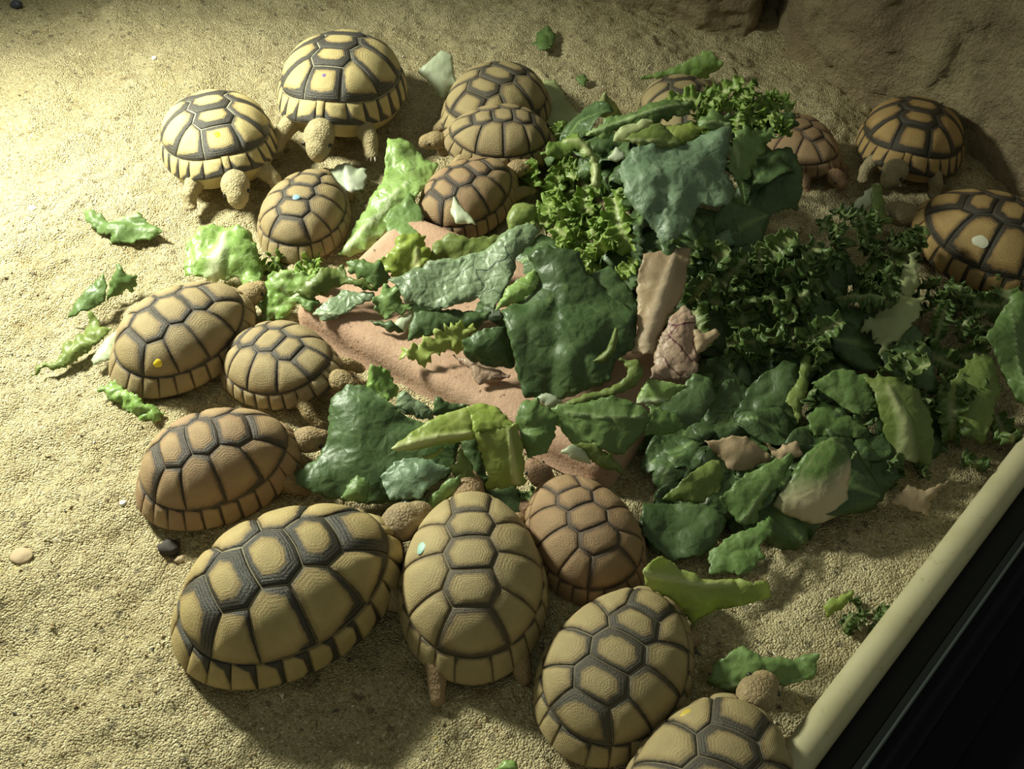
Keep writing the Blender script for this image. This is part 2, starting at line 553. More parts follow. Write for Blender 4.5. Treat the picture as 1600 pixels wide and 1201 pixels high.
def tortoise(label, bx, by, L, head, pal, wid=.74, hgt=.40, rim=.075, flare=.045, vw=1.0, pyr=.6, hd=(.62, 0, .19), hyaw=0, hpitch=-12,
             fl=((.48, .27, .0), (.48, -.27, .0)), hl=((-.38, .22, .0), (-.38, -.22, .0)), seed=1, z0=-.002, tilt=(0, 0), jit=.008, marks=(), claws=()):
    sh = Shell(wid, hgt, rim, flare, seed, pyr)
    root = bpy.data.objects.new('tortoise', None)
    root.empty_display_size = .02
    root.location = (bx, by, z0)
    root.rotation_euler = (math.radians(tilt[0]), math.radians(tilt[1]), math.radians(head))
    link(root)
    tag(root, label, 'tortoise', 'tortoises feeding around the leaf heap')
    mv, mc, mm, mseam, mskin, mplas = palette(pal)
    rg = np.random.default_rng(seed)
    # carapace: the dome under the scutes, seen in the seams
    rr = np.linspace(0, 1, 22)[1:]; ph = np.linspace(0, 2 * PI, 72, endpoint=False)
    M = np.stack([rr[:, None] * np.cos(ph), rr[:, None] * np.sin(ph)], -1).reshape(-1, 2)
    V = np.concatenate([[sh.pos(np.zeros((1, 2)))[0]], sh.pos(M)])
    # underside lip of the rim
    lip = sh.pos(M[-72:]) * np.array((.94, .92, 1)) - np.array((0, 0, .008))
    V = np.concatenate([V, lip])
    f = [(0, 1 + i, 1 + (i + 1) % 72) for i in range(72)]
    for r in range(22 - 1):
        for i in range(72):
            k = (i + 1) % 72
            f.append((1 + r * 72 + i, 1 + (r + 1) * 72 + i, 1 + (r + 1) * 72 + k, 1 + r * 72 + k))
    car = mesh_obj('carapace', V * L, f, mseam, root)
    for kind, poly in scute_layout(vw, jit, seed):
        P, ff, at = scute_mesh(sh, kind, poly, rg)
        mesh_obj('scute', P * L, ff, {'v': mv, 'c': mc, 'm': mm}[kind], car, attrs=at)
    # plastron with bridges
    rr2 = [1.0, .985, .95, .88, .7, .4]
    zz = [None, .75, .45, .30, .28, .28]
    V2 = []
    rimP = sh.pos(np.stack([np.cos(ph), np.sin(ph)], -1))
    for r, z in zip(rr2, zz):
        q = rimP.copy(); q[:, 0] *= r * (.93 if z is not None else .97); q[:, 1] *= r * .97
        side = np.abs(np.sin(ph)) ** .7
        if z is not None:
            q[:, 2] = (rim * z) * side + (rimP[:, 2] - .01) * (1 - side) * (1 if r > .9 else .45) + .012
        V2.append(q)
    V2.append(np.array([[0, 0, rim * .3]]))
    V2 = np.concatenate(V2); f2 = []
    for r in range(len(rr2) - 1):
        for i in range(72):
            k = (i + 1) % 72
            f2.append((r * 72 + k, r * 72 + i, (r + 1) * 72 + i, (r + 1) * 72 + k))
    last = (len(rr2) - 1) * 72
    f2 += [(last + (i + 1) % 72, last + i, len(V2) - 1) for i in range(72)]
    mesh_obj('plastron', V2 * L, f2, mplas, root)
    # body: one continuous skin
    bm = bmesh.new()
    hp = Vector(hd)
    R = Matrix.Rotation(math.radians(hyaw), 3, 'Z') @ Matrix.Rotation(-math.radians(hpitch), 3, 'Y')
    hx = lambda a, b_, c_: tuple(hp + R @ Vector((a * 1.32, b_ * 1.32, c_ * 1.32)))
    add_chain(bm, [(0, 0, .17), (.25, 0, .18)], [.13, .12], 3)
    add_chain(bm, [(.22, 0, .18), (.38, hp.y * .3, .185), hx(-.03, 0, -.005)], [.095, .078, .066], 6)
    add_ball(bm, hx(.0, 0, .008), (0.116, 0.099, 0.082), 3, R)
    add_ball(bm, hx(.055, 0, .004), (0.090, 0.077, 0.070), 3, R)
    add_ball(bm, hx(.092, 0, -.006), (0.045, 0.048, 0.053), 2, R)
    add_ball(bm, hx(.035, .040, .018), (0.040, 0.032, 0.032), 2, R)
    add_ball(bm, hx(.035, -.040, .018), (0.040, 0.032, 0.032), 2, R)
    for i, (fx, fy, fz) in enumerate(fl):
        sg = 1 if fy > 0 else -1
        add_chain(bm, [(.20, sg * .14, .16), (.36, sg * .21, .15), ((fx + .40) / 2 + .01, (fy + sg * .27) / 2, fz + .085), (fx, fy, fz + .035)], [.09, .075, .056, .046], 6)
        add_ball(bm, (fx + .02, fy, fz + .022), (.058, .050, .028))
    for i, (fx, fy, fz) in enumerate(hl):
        sg = 1 if fy > 0 else -1
        add_chain(bm, [(-.20, sg * .13, .15), (-.34, sg * .20, .13), (fx, fy, fz + .035)], [.09, .075, .046], 6)
        add_ball(bm, (fx + .008, fy, fz + .022), (.056, .048, .026))
    add_chain(bm, [(-.3, 0, .13), (-.46, 0, .10), (-.54, .01, .06)], [.06, .035, .013], 6)
    me = bpy.data.meshes.new('tmp'); bm.to_mesh(me); bm.free()
    tmp = bpy.data.objects.new('tmp', me); COL.objects.link(tmp)
    md = tmp.modifiers.new('r', 'REMESH'); md.mode = 'VOXEL'; md.voxel_size = .0115; md.use_smooth_shade = True
    ms = tmp.modifiers.new('s', 'SMOOTH'); ms.iterations = 5; ms.factor = .5
    dg = bpy.context.evaluated_depsgraph_get()
    me2 = bpy.data.meshes.new_from_object(tmp.evaluated_get(dg))
    bpy.data.objects.remove(tmp)
    co = np.empty(len(me2.vertices) * 3); me2.vertices.foreach_get('co', co); co = co.reshape(-1, 3)
    no = np.empty(len(me2.vertices) * 3); me2.vertices.foreach_get('normal', no); no = no.reshape(-1, 3)
    co = co + no * (.0035 * fbm(co * 30 + seed, 2))[:, None]
    co *= L
    me2.vertices.foreach_set('co', co.ravel())
    me2.materials.clear(); me2.materials.append(mskin); me2.name = 'body'
    me2.polygons.foreach_set('use_smooth', np.ones(len(me2.polygons), bool)); me2.update()
    body = link(bpy.data.objects.new('body', me2), root)
    for sg in (1, -1):
        bm = bmesh.new(); add_ball(bm, (0, 0, 0), .0155 * L, 2)
        m3 = bpy.data.meshes.new('eye'); bm.to_mesh(m3); bm.free(); m3.materials.append(M_EYE)
        m3.polygons.foreach_set('use_smooth', np.ones(len(m3.polygons), bool))
        e = bpy.data.objects.new('eye', m3); e.location = Vector(hx(.050, sg * .0600, .020)) * L; link(e, body)
    bm = bmesh.new(); add_ball(bm, hx(.086, 0, -.020), (.047, .056, .031), 3, R)
    bmesh.ops.scale(bm, vec=(L, L, L), verts=bm.verts)
    m5 = bpy.data.meshes.new('beak'); bm.to_mesh(m5); bm.free(); m5.materials.append(M_BEAK)
    m5.polygons.foreach_set('use_smooth', np.ones(len(m5.polygons), bool))
    bk = link(bpy.data.objects.new('beak', m5), body); bk['label'] = 'darker horny beak'
    for which in claws:
        fx, fy, fz = (fl + hl)[which]
        for k in (-1.5, -.5, .5, 1.5):
            a0 = Vector((fx + .06 - abs(k) * .008, fy + k * .021, fz + .02)) * L
            tip = a0 + Vector((.035, k * .006, -.012)) * L
            d = (tip - a0)
            bm = bmesh.new()
            bmesh.ops.create_cone(bm, segments=7, radius1=.010 * L, radius2=.001 * L, depth=d.length, cap_ends=True,
                                  matrix=Matrix.Translation((a0 + tip) / 2) @ d.to_track_quat('Z', 'Y').to_matrix().to_4x4())
            m4 = bpy.data.meshes.new('claw'); bm.to_mesh(m4); bm.free(); m4.materials.append(M_CLAW)
            link(bpy.data.objects.new('claw', m4), body)
    # dabs of paint on the shell
    for (mx, my, r, colr, lab) in marks:
        ang = np.linspace(0, 2 * PI, 16, endpoint=False)
        c = np.array((mx, my))
        rows = []
        for k, hh in ((1.0, .0088 + .012 * pyr), (.8, .011 + .014 * pyr), (.4, .0125 + .0145 * pyr)):
            q = c + r * k * np.stack([np.cos(ang), np.sin(ang) * (1 + .15 * np.sin(3 * ang))], -1)
            rows.append(sh.pos(q) + sh.nrm(q) * hh)
        q = c[None]; rows.append(sh.pos(q) + sh.nrm(q) * (.0128 + .0145 * pyr))
        P = np.concatenate(rows); ff = []
        for r_ in range(2):
            for i in range(16):
                k = (i + 1) % 16; ff.append((r_ * 16 + i, r_ * 16 + k, (r_ + 1) * 16 + k, (r_ + 1) * 16 + i))
        ff += [(32 + i, 32 + (i + 1) % 16, 48) for i in range(16)]
        o = mesh_obj('paint_mark', P * L, ff, plain('paint', colr, .5), root)
        o['label'] = lab
    return root

_pal = {}
PALS = {
    # tan, tan2, dark, (wb,wf,ws) vertebral, costal, marginal, strength, seam, skin, skin2, gloss
    'pale':  dict(tan=(.62, .49, .23), tan2=(.54, .42, .19), dark=(.030, .030, .036), v=(.30, .30, .10), c=(.10, .55, .12), m=(.02, .85, .0), st=.96, seam=(.40, .37, .26), skin=(.44, .35, .19), skin2=(.36, .29, .16), gloss=.45),
    'brown': dict(tan=(.37, .275, .135), tan2=(.31, .225, .115), dark=(.030, .026, .026), v=(.22, .12, .05), c=(.09, .14, .04), m=(-.05, .45, .0), st=.88, seam=(.085, .07, .055), skin=(.36, .26, .125), skin2=(.28, .20, .10), gloss=.5),
    'bold':  dict(tan=(.45, .335, .145), tan2=(.37, .27, .115), dark=(.018, .017, .019), v=(.36, .20, .05), c=(.05, .55, .05), m=(-.04, 1.25, .0), st=.97, seam=(.20, .165, .09), skin=(.33, .24, .13), skin2=(.24, .17, .095), gloss=.32),
    'rust':  dict(tan=(.37, .25, .125), tan2=(.32, .195, .11), dark=(.030, .025, .025), v=(.26, .18, .03), c=(.08, .26, .02), m=(-.08, .55, .0), st=.9, seam=(.11, .085, .06), skin=(.34, .24, .125), skin2=(.26, .18, .095), gloss=.35),
    'plain': dict(tan=(.42, .32, .155), tan2=(.36, .27, .13), dark=(.035, .028, .024), v=(.22, .06, .03), c=(.06, .06, .0), m=(-.06, .5, .0), st=.82, seam=(.14, .105, .06), skin=(.36, .24, .13), skin2=(.28, .18, .10), gloss=.45),
    'russet': dict(tan=(.34, .215, .11), tan2=(.28, .17, .09), dark=(.035, .027, .024), v=(.17, .04, .02), c=(.07, .10, .0), m=(-.05, .4, .0), st=.75, seam=(.09, .065, .05), skin=(.31, .185, .105), skin2=(.24, .14, .085), gloss=.5),
    'olive': dict(tan=(.385, .295, .14), tan2=(.32, .24, .115), dark=(.026, .024, .022), v=(.30, .14, .06), c=(.10, .28, .04), m=(-.02, .6, .0), st=.9, seam=(.16, .13, .08), skin=(.34, .25, .13), skin2=(.27, .19, .10), gloss=.55),
    'amber': dict(tan=(.45, .29, .11), tan2=(.36, .225, .085), dark=(.018, .017, .016), v=(.34, .10, .05), c=(.20, .22, .04), m=(.0, .7, .0), st=.96, seam=(.06, .055, .045), skin=(.33, .26, .15), skin2=(.25, .20, .11), gloss=.5),
}
def palette(k):
    if k in _pal: return _pal[k]
    p = PALS[k]
    mk = lambda w, n, st=1: mat_scute('scute_' + k + '_' + n, p['tan'], p['tan2'], p['dark'], *w, p['st'] * st, n, p['gloss'], tuple(.78 * q for q in p['tan']))
    r = (mk(p['v'], 'v'), mk(p['c'], 'c'), mk(p['m'], 'm'), plain('seam_' + k, p['seam'], .7),
         mat_skin('skin_' + k, p['skin'], p['skin2']), plain('plastron_' + k, tuple(.8 * q for q in p['tan']), .6))
    _pal[k] = r
    return r

Y_ = (.85, .62, .03)
tortoise('pale tortoise with black bands and a yellow dab, leftmost of the back pair', -0.2084, 0.2128, 0.1000, -70, 'pale', tilt=(0, -6), z0=.001, rim=.11, wid=.78, hgt=0.37, seed=1,
         hd=(.60, .02, .165), hyaw=-5, hpitch=-32, fl=((.50, .30, 0), (.47, -.30, 0)), marks=[(.46, -.02, .055, Y_, 'yellow paint dab')], claws=(0, 1), vw=1.25)
tortoise('big pale tortoise with black bands, farthest back, facing the camera', -0.1277, 0.2734, 0.1139, -97, 'pale', tilt=(0, -7), z0=.002, rim=.11, wid=.79, hgt=0.39, seed=2,
         hd=(.61, .01, .17), hyaw=0, hpitch=-38, fl=((.50, .30, 0), (.52, -.30, 0)), marks=[(.46, .0, .035, (.22, .13, .30), 'purple paint dot')], claws=(0, 1), vw=1.1)
tortoise('small grey brown tortoise with a blue dot, seen from behind', -0.1397, 0.1437, 0.0728, 80, 'brown', wid=.80, hgt=0.40, seed=3, flare=.05,
         hd=(.56, 0, .17), marks=[(-.12, .0, .04, (.22, .38, .48), 'blue paint dot')], vw=1.2)
tortoise('tan tortoise half hidden behind a smaller one at the back', -0.0125, 0.2680, 0.0880, -125, 'olive', wid=.82, hgt=0.40, seed=4, vw=1.25)
tortoise('grey tan tortoise facing left, in front of a larger one at the back', -0.0090, 0.2160, 0.0735, 186, 'brown', z0=.008, wid=.76, hgt=0.38, seed=5, hd=(.62, 0, .20), hpitch=0, vw=1.0)
tortoise('brown tortoise reaching right into the curly endive', -0.0294, 0.1609, 0.0710, 38, 'rust', wid=.78, hgt=0.44, seed=6, hd=(.60, -.02, .22), hyaw=-20, hpitch=5,
         fl=((.52, .30, .06), (.56, -.24, .07)), claws=(1,), tilt=(0, -6), vw=1.2)
tortoise('tortoise behind the leaf heap with only its shell top showing', 0.1265, 0.2570, 0.0780, -80, 'olive', wid=.80, hgt=0.42, seed=7, vw=1.2)
tortoise('small brown tortoise peering out right of the leaf heap', 0.2065, 0.2210, 0.0660, -58, 'russet', wid=.78, hgt=0.40, seed=8, hd=(.62, -.02, .18), hpitch=-15)
tortoise('amber tortoise with black seams in front of the large boulder', 0.2850, 0.2168, 0.0890, -112, 'amber', tilt=(0, -8), z0=.001, wid=.80, hgt=0.40, seed=9, hd=(.60, -.06, .19), hyaw=-15, hpitch=-20, vw=1.25)
tortoise('amber tortoise with a white oval mark, cut by the right edge', 0.3120, 0.1096, 0.0958, 148, 'amber', wid=.78, hgt=0.40, seed=10, hd=(.62, .06, .20), hyaw=10, hpitch=-5, vw=1.05,
         marks=[(.08, .50, .075, (.62, .60, .46), 'white oval mark')])
tortoise('grey tan tortoise with a yellow spot on its rear, left of the heap', -0.1979, 0.0273, 0.0835, 44, 'brown', wid=.80, hgt=0.40, seed=11, flare=.06, hd=(.58, 0, .20), hpitch=0, vw=1.3, jit=.02,
         marks=[(-.46, -.42, .05, Y_, 'yellow paint spot')])
tortoise('small tan tortoise with head turned right beside the terracotta tile', -0.1357, 0.0058, 0.0714, -30, 'brown', tilt=(0, -6), wid=.82, hgt=0.37, seed=12, flare=.06, hd=(.60, .04, .19), hyaw=5, hpitch=-18,
         fl=((.52, .34, .02), (.56, -.30, .0)), claws=(1,), vw=1.15)
tortoise('reddish tan tortoise with black patches, nose at a dark leaf', -0.1587, -0.0724, 0.0820, 22, 'rust', wid=.76, hgt=0.47, seed=13, hd=(.61, -.02, .21), hyaw=-6, hpitch=-14, vw=1.35)
tortoise('largest boldly black and tan tortoise in the left foreground', -0.1090, -0.1505, 0.1075, 30, 'bold', wid=.74, hgt=0.41, seed=14, hd=(.60, .04, .22), hyaw=6, hpitch=-8, vw=1.35, pyr=.8)
tortoise('plain tan tortoise seen from behind, middle of the foreground row', -0.0196, -0.1438, 0.0913, 92, 'plain', wid=.78, hgt=0.43, seed=15, hd=(.58, .02, .20), hpitch=-8,
         hl=((-.60, .19, .0), (-.50, -.26, .0)), claws=(2, 3), marks=[(.06, .42, .05, (.30, .48, .42), 'pale teal paint dab')], vw=1.15)
tortoise('small russet tortoise climbing toward the heap beside the plain tan one', 0.0369, -0.1153, 0.0708, 115, 'russet', wid=.80, hgt=0.40, seed=16, hd=(.60, .06, .23), hyaw=14, hpitch=6,
         fl=((.54, .34, .05), (.50, -.30, .0)), vw=1.2)
tortoise('olive tan tortoise with dark seams under the yellow leaf', 0.0493, -0.1903, 0.0830, 58, 'olive', wid=.80, hgt=0.37, seed=17, hd=(.60, -.06, .21), hyaw=-12, vw=1.25, jit=.025, flare=.05)
tortoise('tan tortoise with a yellow fleck, cut by the bottom edge', 0.0848, -0.2539, 0.0920, 66, 'olive', wid=.80, hgt=0.40, seed=18, hd=(.58, -.05, .23), hyaw=-14, vw=1.3,
         marks=[(.40, .42, .05, (.52, .38, .06), 'yellow paint fleck')])
# ------------------------------------------------------------------ terracotta tile under the heap
def mat_terra():
    t = NT('terracotta')
    n = t.noise(30, 4, .6); n2 = t.noise(420, 3, .7)
    c = t.mix(t.ramp(n, .35, .65), (.50, .32, .225), (.44, .27, .185))
    c = t.mix(t.ramp(n2, .58, .75, 0, .45), c, (.58, .42, .32))
    c = t.mix(t.ramp(t.noise(200, 2), .68, .74, 0, .8), c, (.12, .07, .045))
    return t.done(c, .8, t.bump(t.math('ADD', n2, n), .5, .0012), .3)

TZ = .019
TA = G(452, 480, TZ)[:2]; TB = G(950, 735, TZ)[:2]
TE1 = (TB - TA); TLEN = float(np.linalg.norm(TE1)); TE1 = TE1 / TLEN
TE2 = np.array((-TE1[1], TE1[0])); TWID = .118

def tile_h(P):
    d = P - TA
    u = d @ TE1; v = d @ TE2
    e = np.minimum(np.minimum(u, TLEN - u), np.minimum(v, TWID - v))
    return np.where(e > 0, TZ, -1.0)

def build_tile():
    nu, nv = 70, 50
    su = np.linspace(0, 1, nu); sv = np.linspace(0, 1, nv)
    U, V = np.meshgrid(su, sv, indexing='ij')
    r = .010
    # rounded outline
    X = U * TLEN; Y = V * TWID
    cx = np.clip(X, r, TLEN - r); cy = np.clip(Y, r, TWID - r)
    dx, dy = X - cx, Y - cy
    cheb = np.maximum(np.abs(dx), np.abs(dy)); eu = np.hypot(dx, dy) + 1e-9
    k = np.where(cheb > 0, cheb / eu, 1)
    dx, dy = dx * k, dy * k
    d = np.hypot(dx, dy)
    P = TA + (cx + dx)[..., None] * TE1 + (cy + dy)[..., None] * TE2
    Z = TZ - (r - np.sqrt(np.maximum(r * r - d * d, 0))) * .9
    Z = Z + .004 * np.exp(-((Y - .008) / .010) ** 2) * np.exp(-(X / .05) ** 2) - .003 * np.exp(-((Y - .05) / .03) ** 2)
    Z = Z + .0009 * fbm(P * 60, 3)
    top = np.concatenate([P, Z[..., None]], -1)
    idx = np.arange(nu * nv).reshape(nu, nv)
    f = np.stack([idx[:-1, :-1], idx[1:, :-1], idx[1:, 1:], idx[:-1, 1:]], -1).reshape(-1, 4).tolist()
    ring = np.concatenate([idx[:, 0], idx[-1, 1:], idx[-2::-1, -1], idx[0, -2:0:-1]])
    tv = top.reshape(-1, 3)
    low = tv[ring].copy(); low[:, 2] = -.003
    base = len(tv); n = len(ring)
    f += [(int(ring[(i + 1) % n]), int(ring[i]), base + i, base + (i + 1) % n) for i in range(n)]
    f.append(list(range(base, base + n)))
    o = mesh_obj('terracotta_tile', np.concatenate([tv, low]), f, mat_terra(), loc=(*(TA + TE1 * TLEN / 2 + TE2 * TWID / 2), 0))
    tag(o, 'pinkish terracotta slab with a rounded rim under the leaf heap', 'tile')
build_tile()

# ------------------------------------------------------------------ height of the leaf heap
LOBES = []
def lobe(px, py, h, sx, sy):
    LOBES.append((G(px, py)[:2], h, sx, sy))
lobe(1090, 400, .056, .075, .075)
lobe(1000, 470, .022, .060, .060)
lobe(1180, 470, .020, .080, .070)
lobe(1330, 560, .026, .090, .075)
lobe(1420, 420, .020, .045, .050)
lobe(760, 420, .018, .050, .035)
lobe(620, 720, .013, .050, .030)
lobe(1200, 740, .014, .060, .035)

def heap(P):
    h = np.zeros(P.shape[:-1])
    for c, hh, sx, sy in LOBES:
        d = P - c
        h = h + hh * np.exp(-(d[..., 0] / sx) ** 2 - (d[..., 1] / sy) ** 2)
    return np.maximum(h, tile_h(P) + .001)

def hit(px, py, off=0.0):
    d = ray(px, py)
    t = np.arange(.25, 1.6, .0025)
    W = CAM + d[..., None, :] * t[:, None]
    below = W[..., 2] < heap(W[..., :2]) + off
    i = np.argmax(below, -1)
    return np.take_along_axis(W, i[..., None, None], -2)[..., 0, :]

# ------------------------------------------------------------------ leaf materials
def mat_leaf(nm, c1, c2, rib, blister=55, bstr=.5, rough=.42, trans=.28, crease=None, tipc=None, vein=.35, spec=.5):
    t = NT('leaf_' + nm)
    co = t.coords()
    oi = t.n('ShaderNodeObjectInfo')
    mp = t.n('ShaderNodeVectorMath', operation='ADD'); t.l(co, mp.inputs[0])
    rv = t.n('ShaderNodeVectorMath', operation='SCALE'); rv.inputs[0].default_value = (3, 5, 7); t.l(oi.outputs['Random'], rv.inputs['Scale']); t.l(rv.outputs[0], mp.inputs[1])
    co = mp.outputs[0]
    n1 = t.noise(35, 4, .6, co); n2 = t.noise(220, 3, .6, co)
    wob = t.n('ShaderNodeVectorMath', operation='ADD')
    nv = t.n('ShaderNodeTexNoise'); nv.inputs['Scale'].default_value = 60; t.l(co, nv.inputs['Vector'])
    sc = t.n('ShaderNodeVectorMath', operation='SCALE'); sc.inputs['Scale'].default_value = .007; t.l(nv.outputs['Color'], sc.inputs[0])
    t.l(co, wob.inputs[0]); t.l(sc.outputs[0], wob.inputs[1])
    vd = t.voro(blister * 2.3, 'DISTANCE_TO_EDGE', wob.outputs[0])
    vb = t.voro(blister * .62, 'DISTANCE_TO_EDGE', wob.outputs[0])
    rb = t.attr('rib')
    fac = t.math('ADD', t.ramp(n1, .3, .7), t.math('MULTIPLY', t.math('SUBTRACT', oi.outputs['Random'], .5), .7), clamp=True)
    c = t.mix(fac, c1, c2)
    c = t.mix(t.ramp(vd, 0, .07, vein * 1.1, 0), c, tuple(min(1, .6 * a + .4 * b) for a, b in zip(c2, rib)))
    c = t.mix(t.ramp(vb, 0, .030, vein * 1.5, 0), c, tuple(min(1, .4 * a + .6 * b) for a, b in zip(c2, rib)))
    c = t.mix(t.ramp(t.noise(14, 3, .6, co), .45, .65, 0, .5), c, tuple(.55 * v for v in c1))
    c = t.mix(t.ramp(n2, .6, .78, 0, .3), c, tuple(.6 * v for v in c1))
    if crease:
        vc = t.voro(crease[0], 'DISTANCE_TO_EDGE', wob.outputs[0])
        c = t.mix(t.math('MULTIPLY', t.ramp(vc, .0, crease[1], 1, 0), t.ramp(n1, .42, .56)), c, crease[2])
    if tipc:
        c = t.mix(t.attr('tip'), c, tipc)
    c = t.mix(rb, c, rib)
    h = t.math('ADD', t.math('MULTIPLY', t.ramp(vd, 0, .40), .40), t.math('MULTIPLY', t.ramp(vb, 0, .22), .35))
    h = t.math('ADD', h, t.math('MULTIPLY', t.noise(420, 3, .6, co), .30))
    h = t.math('ADD', h, t.math('MULTIPLY', n1, .9))
    nr = t.bump(h, min(1, bstr * 1.1), .0022)
    t.done(c, t.math('ADD', rough, t.math('MULTIPLY', t.math('SUBTRACT', n1, .5), .3)), nr, spec)
    tr = t.n('ShaderNodeBsdfTranslucent'); t.l(c, tr.inputs[0]); t.l(nr, tr.inputs['Normal'])
    mx = t.n('ShaderNodeMixShader'); mx.inputs[0].default_value = trans
    t.l(t.b.outputs[0], mx.inputs[1]); t.l(tr.outputs[0], mx.inputs[2]); t.l(mx.outputs[0], t.out.inputs[0])
    return t.m

LM = {
    'blue':   mat_leaf('blue', (.13, .20, .115), (.19, .27, .16), (.34, .42, .28), 52, .5, .45, .12, vein=.3),
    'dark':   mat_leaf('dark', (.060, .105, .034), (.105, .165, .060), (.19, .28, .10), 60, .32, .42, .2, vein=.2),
    'mid':    mat_leaf('mid', (.145, .24, .065), (.22, .33, .105), (.40, .50, .24), 60, .35, .42, .3, vein=.25),
    'based':  mat_leaf('based', (.13, .22, .055), (.19, .29, .08), (.66, .54, .36), 60, .3, .40, .3, vein=.2),
    'bright': mat_leaf('bright', (.27, .43, .10), (.38, .53, .17), (.70, .76, .50), 60, .4, .36, .35),
    'yellow': mat_leaf('yellow', (.36, .45, .085), (.46, .53, .15), (.66, .68, .34), 70, .25, .40, .4, vein=.15),
    'pale':   mat_leaf('pale', (.52, .56, .24), (.60, .64, .34), (.74, .76, .56), 60, .3, .40, .4, vein=.15),
    'white':  mat_leaf('white', (.72, .76, .60), (.62, .68, .48), (.82, .84, .72), 60, .2, .34, .45, vein=.1),
    'pink':   mat_leaf('pink', (.52, .36, .22), (.56, .42, .26), (.62, .48, .34), 50, .25, .45, .3, vein=.1),
    'red':    mat_leaf('red', (.50, .35, .25), (.44, .28, .21), (.60, .46, .34), 90, .4, .45, .25, (60, .05, (.12, .015, .035)), vein=.1),
    'wilt':   mat_leaf('wilt', (.20, .27, .145), (.27, .34, .20), (.36, .42, .26), 75, .45, .42, .15, (42, .022, (.02, .04, .028)), vein=.15),
    'olive':  mat_leaf('olive', (.19, .255, .06), (.27, .33, .09), (.50, .53, .26), 60, .3, .42, .35, vein=.2),
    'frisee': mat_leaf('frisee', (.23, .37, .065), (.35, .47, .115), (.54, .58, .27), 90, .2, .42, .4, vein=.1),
    'frisee_dark_shaded': mat_leaf('frisee_dark_shaded', (.10, .175, .04), (.17, .24, .07), (.40, .42, .20), 90, .2, .42, .35, vein=.1),  # frisee darkened for dark scraps; shade on the heap's right is put into it
}

def seg_dist(P, line):
    """distance of points to a polyline (pixels) and position 0..1 along it"""
    line = np.asarray(line, float)
    best = np.full(len(P), 1e9); along = np.zeros(len(P))
    n = len(line) - 1
    for i in range(n):
        a, b = line[i], line[i + 1]
        ab = b - a; L2 = (ab @ ab) + 1e-9
        t = np.clip(((P - a) @ ab) / L2, 0, 1)
        d = np.linalg.norm(P - (a + t[:, None] * ab), axis=1)
        m = d < best
        best[m] = d[m]; along[m] = (i + t[m]) / n
    return best, along

def inside(P, poly):
    x, y = P[:, 0], P[:, 1]
    r = np.zeros(len(P), bool)
    n = len(poly); j = n - 1
    for i in range(n):
        xi, yi = poly[i]; xj, yj = poly[j]
        c = ((yi > y) != (yj > y)) & (x < (xj - xi) * (y - yi) / (yj - yi + 1e-12) + xi)
        r ^= c; j = i
    return r

CROPS = {'A': (420, 330, .2914), 'B': (780, 130, .3), 'C': (700, 360, .275), 'D': (440, 560, .275), 'E': (800, 560, .2831),
         'F': (1040, 360, .383), 'G': (0, 280, .3498), 'X': (0, 0, 1.0)}
_ls = [100]

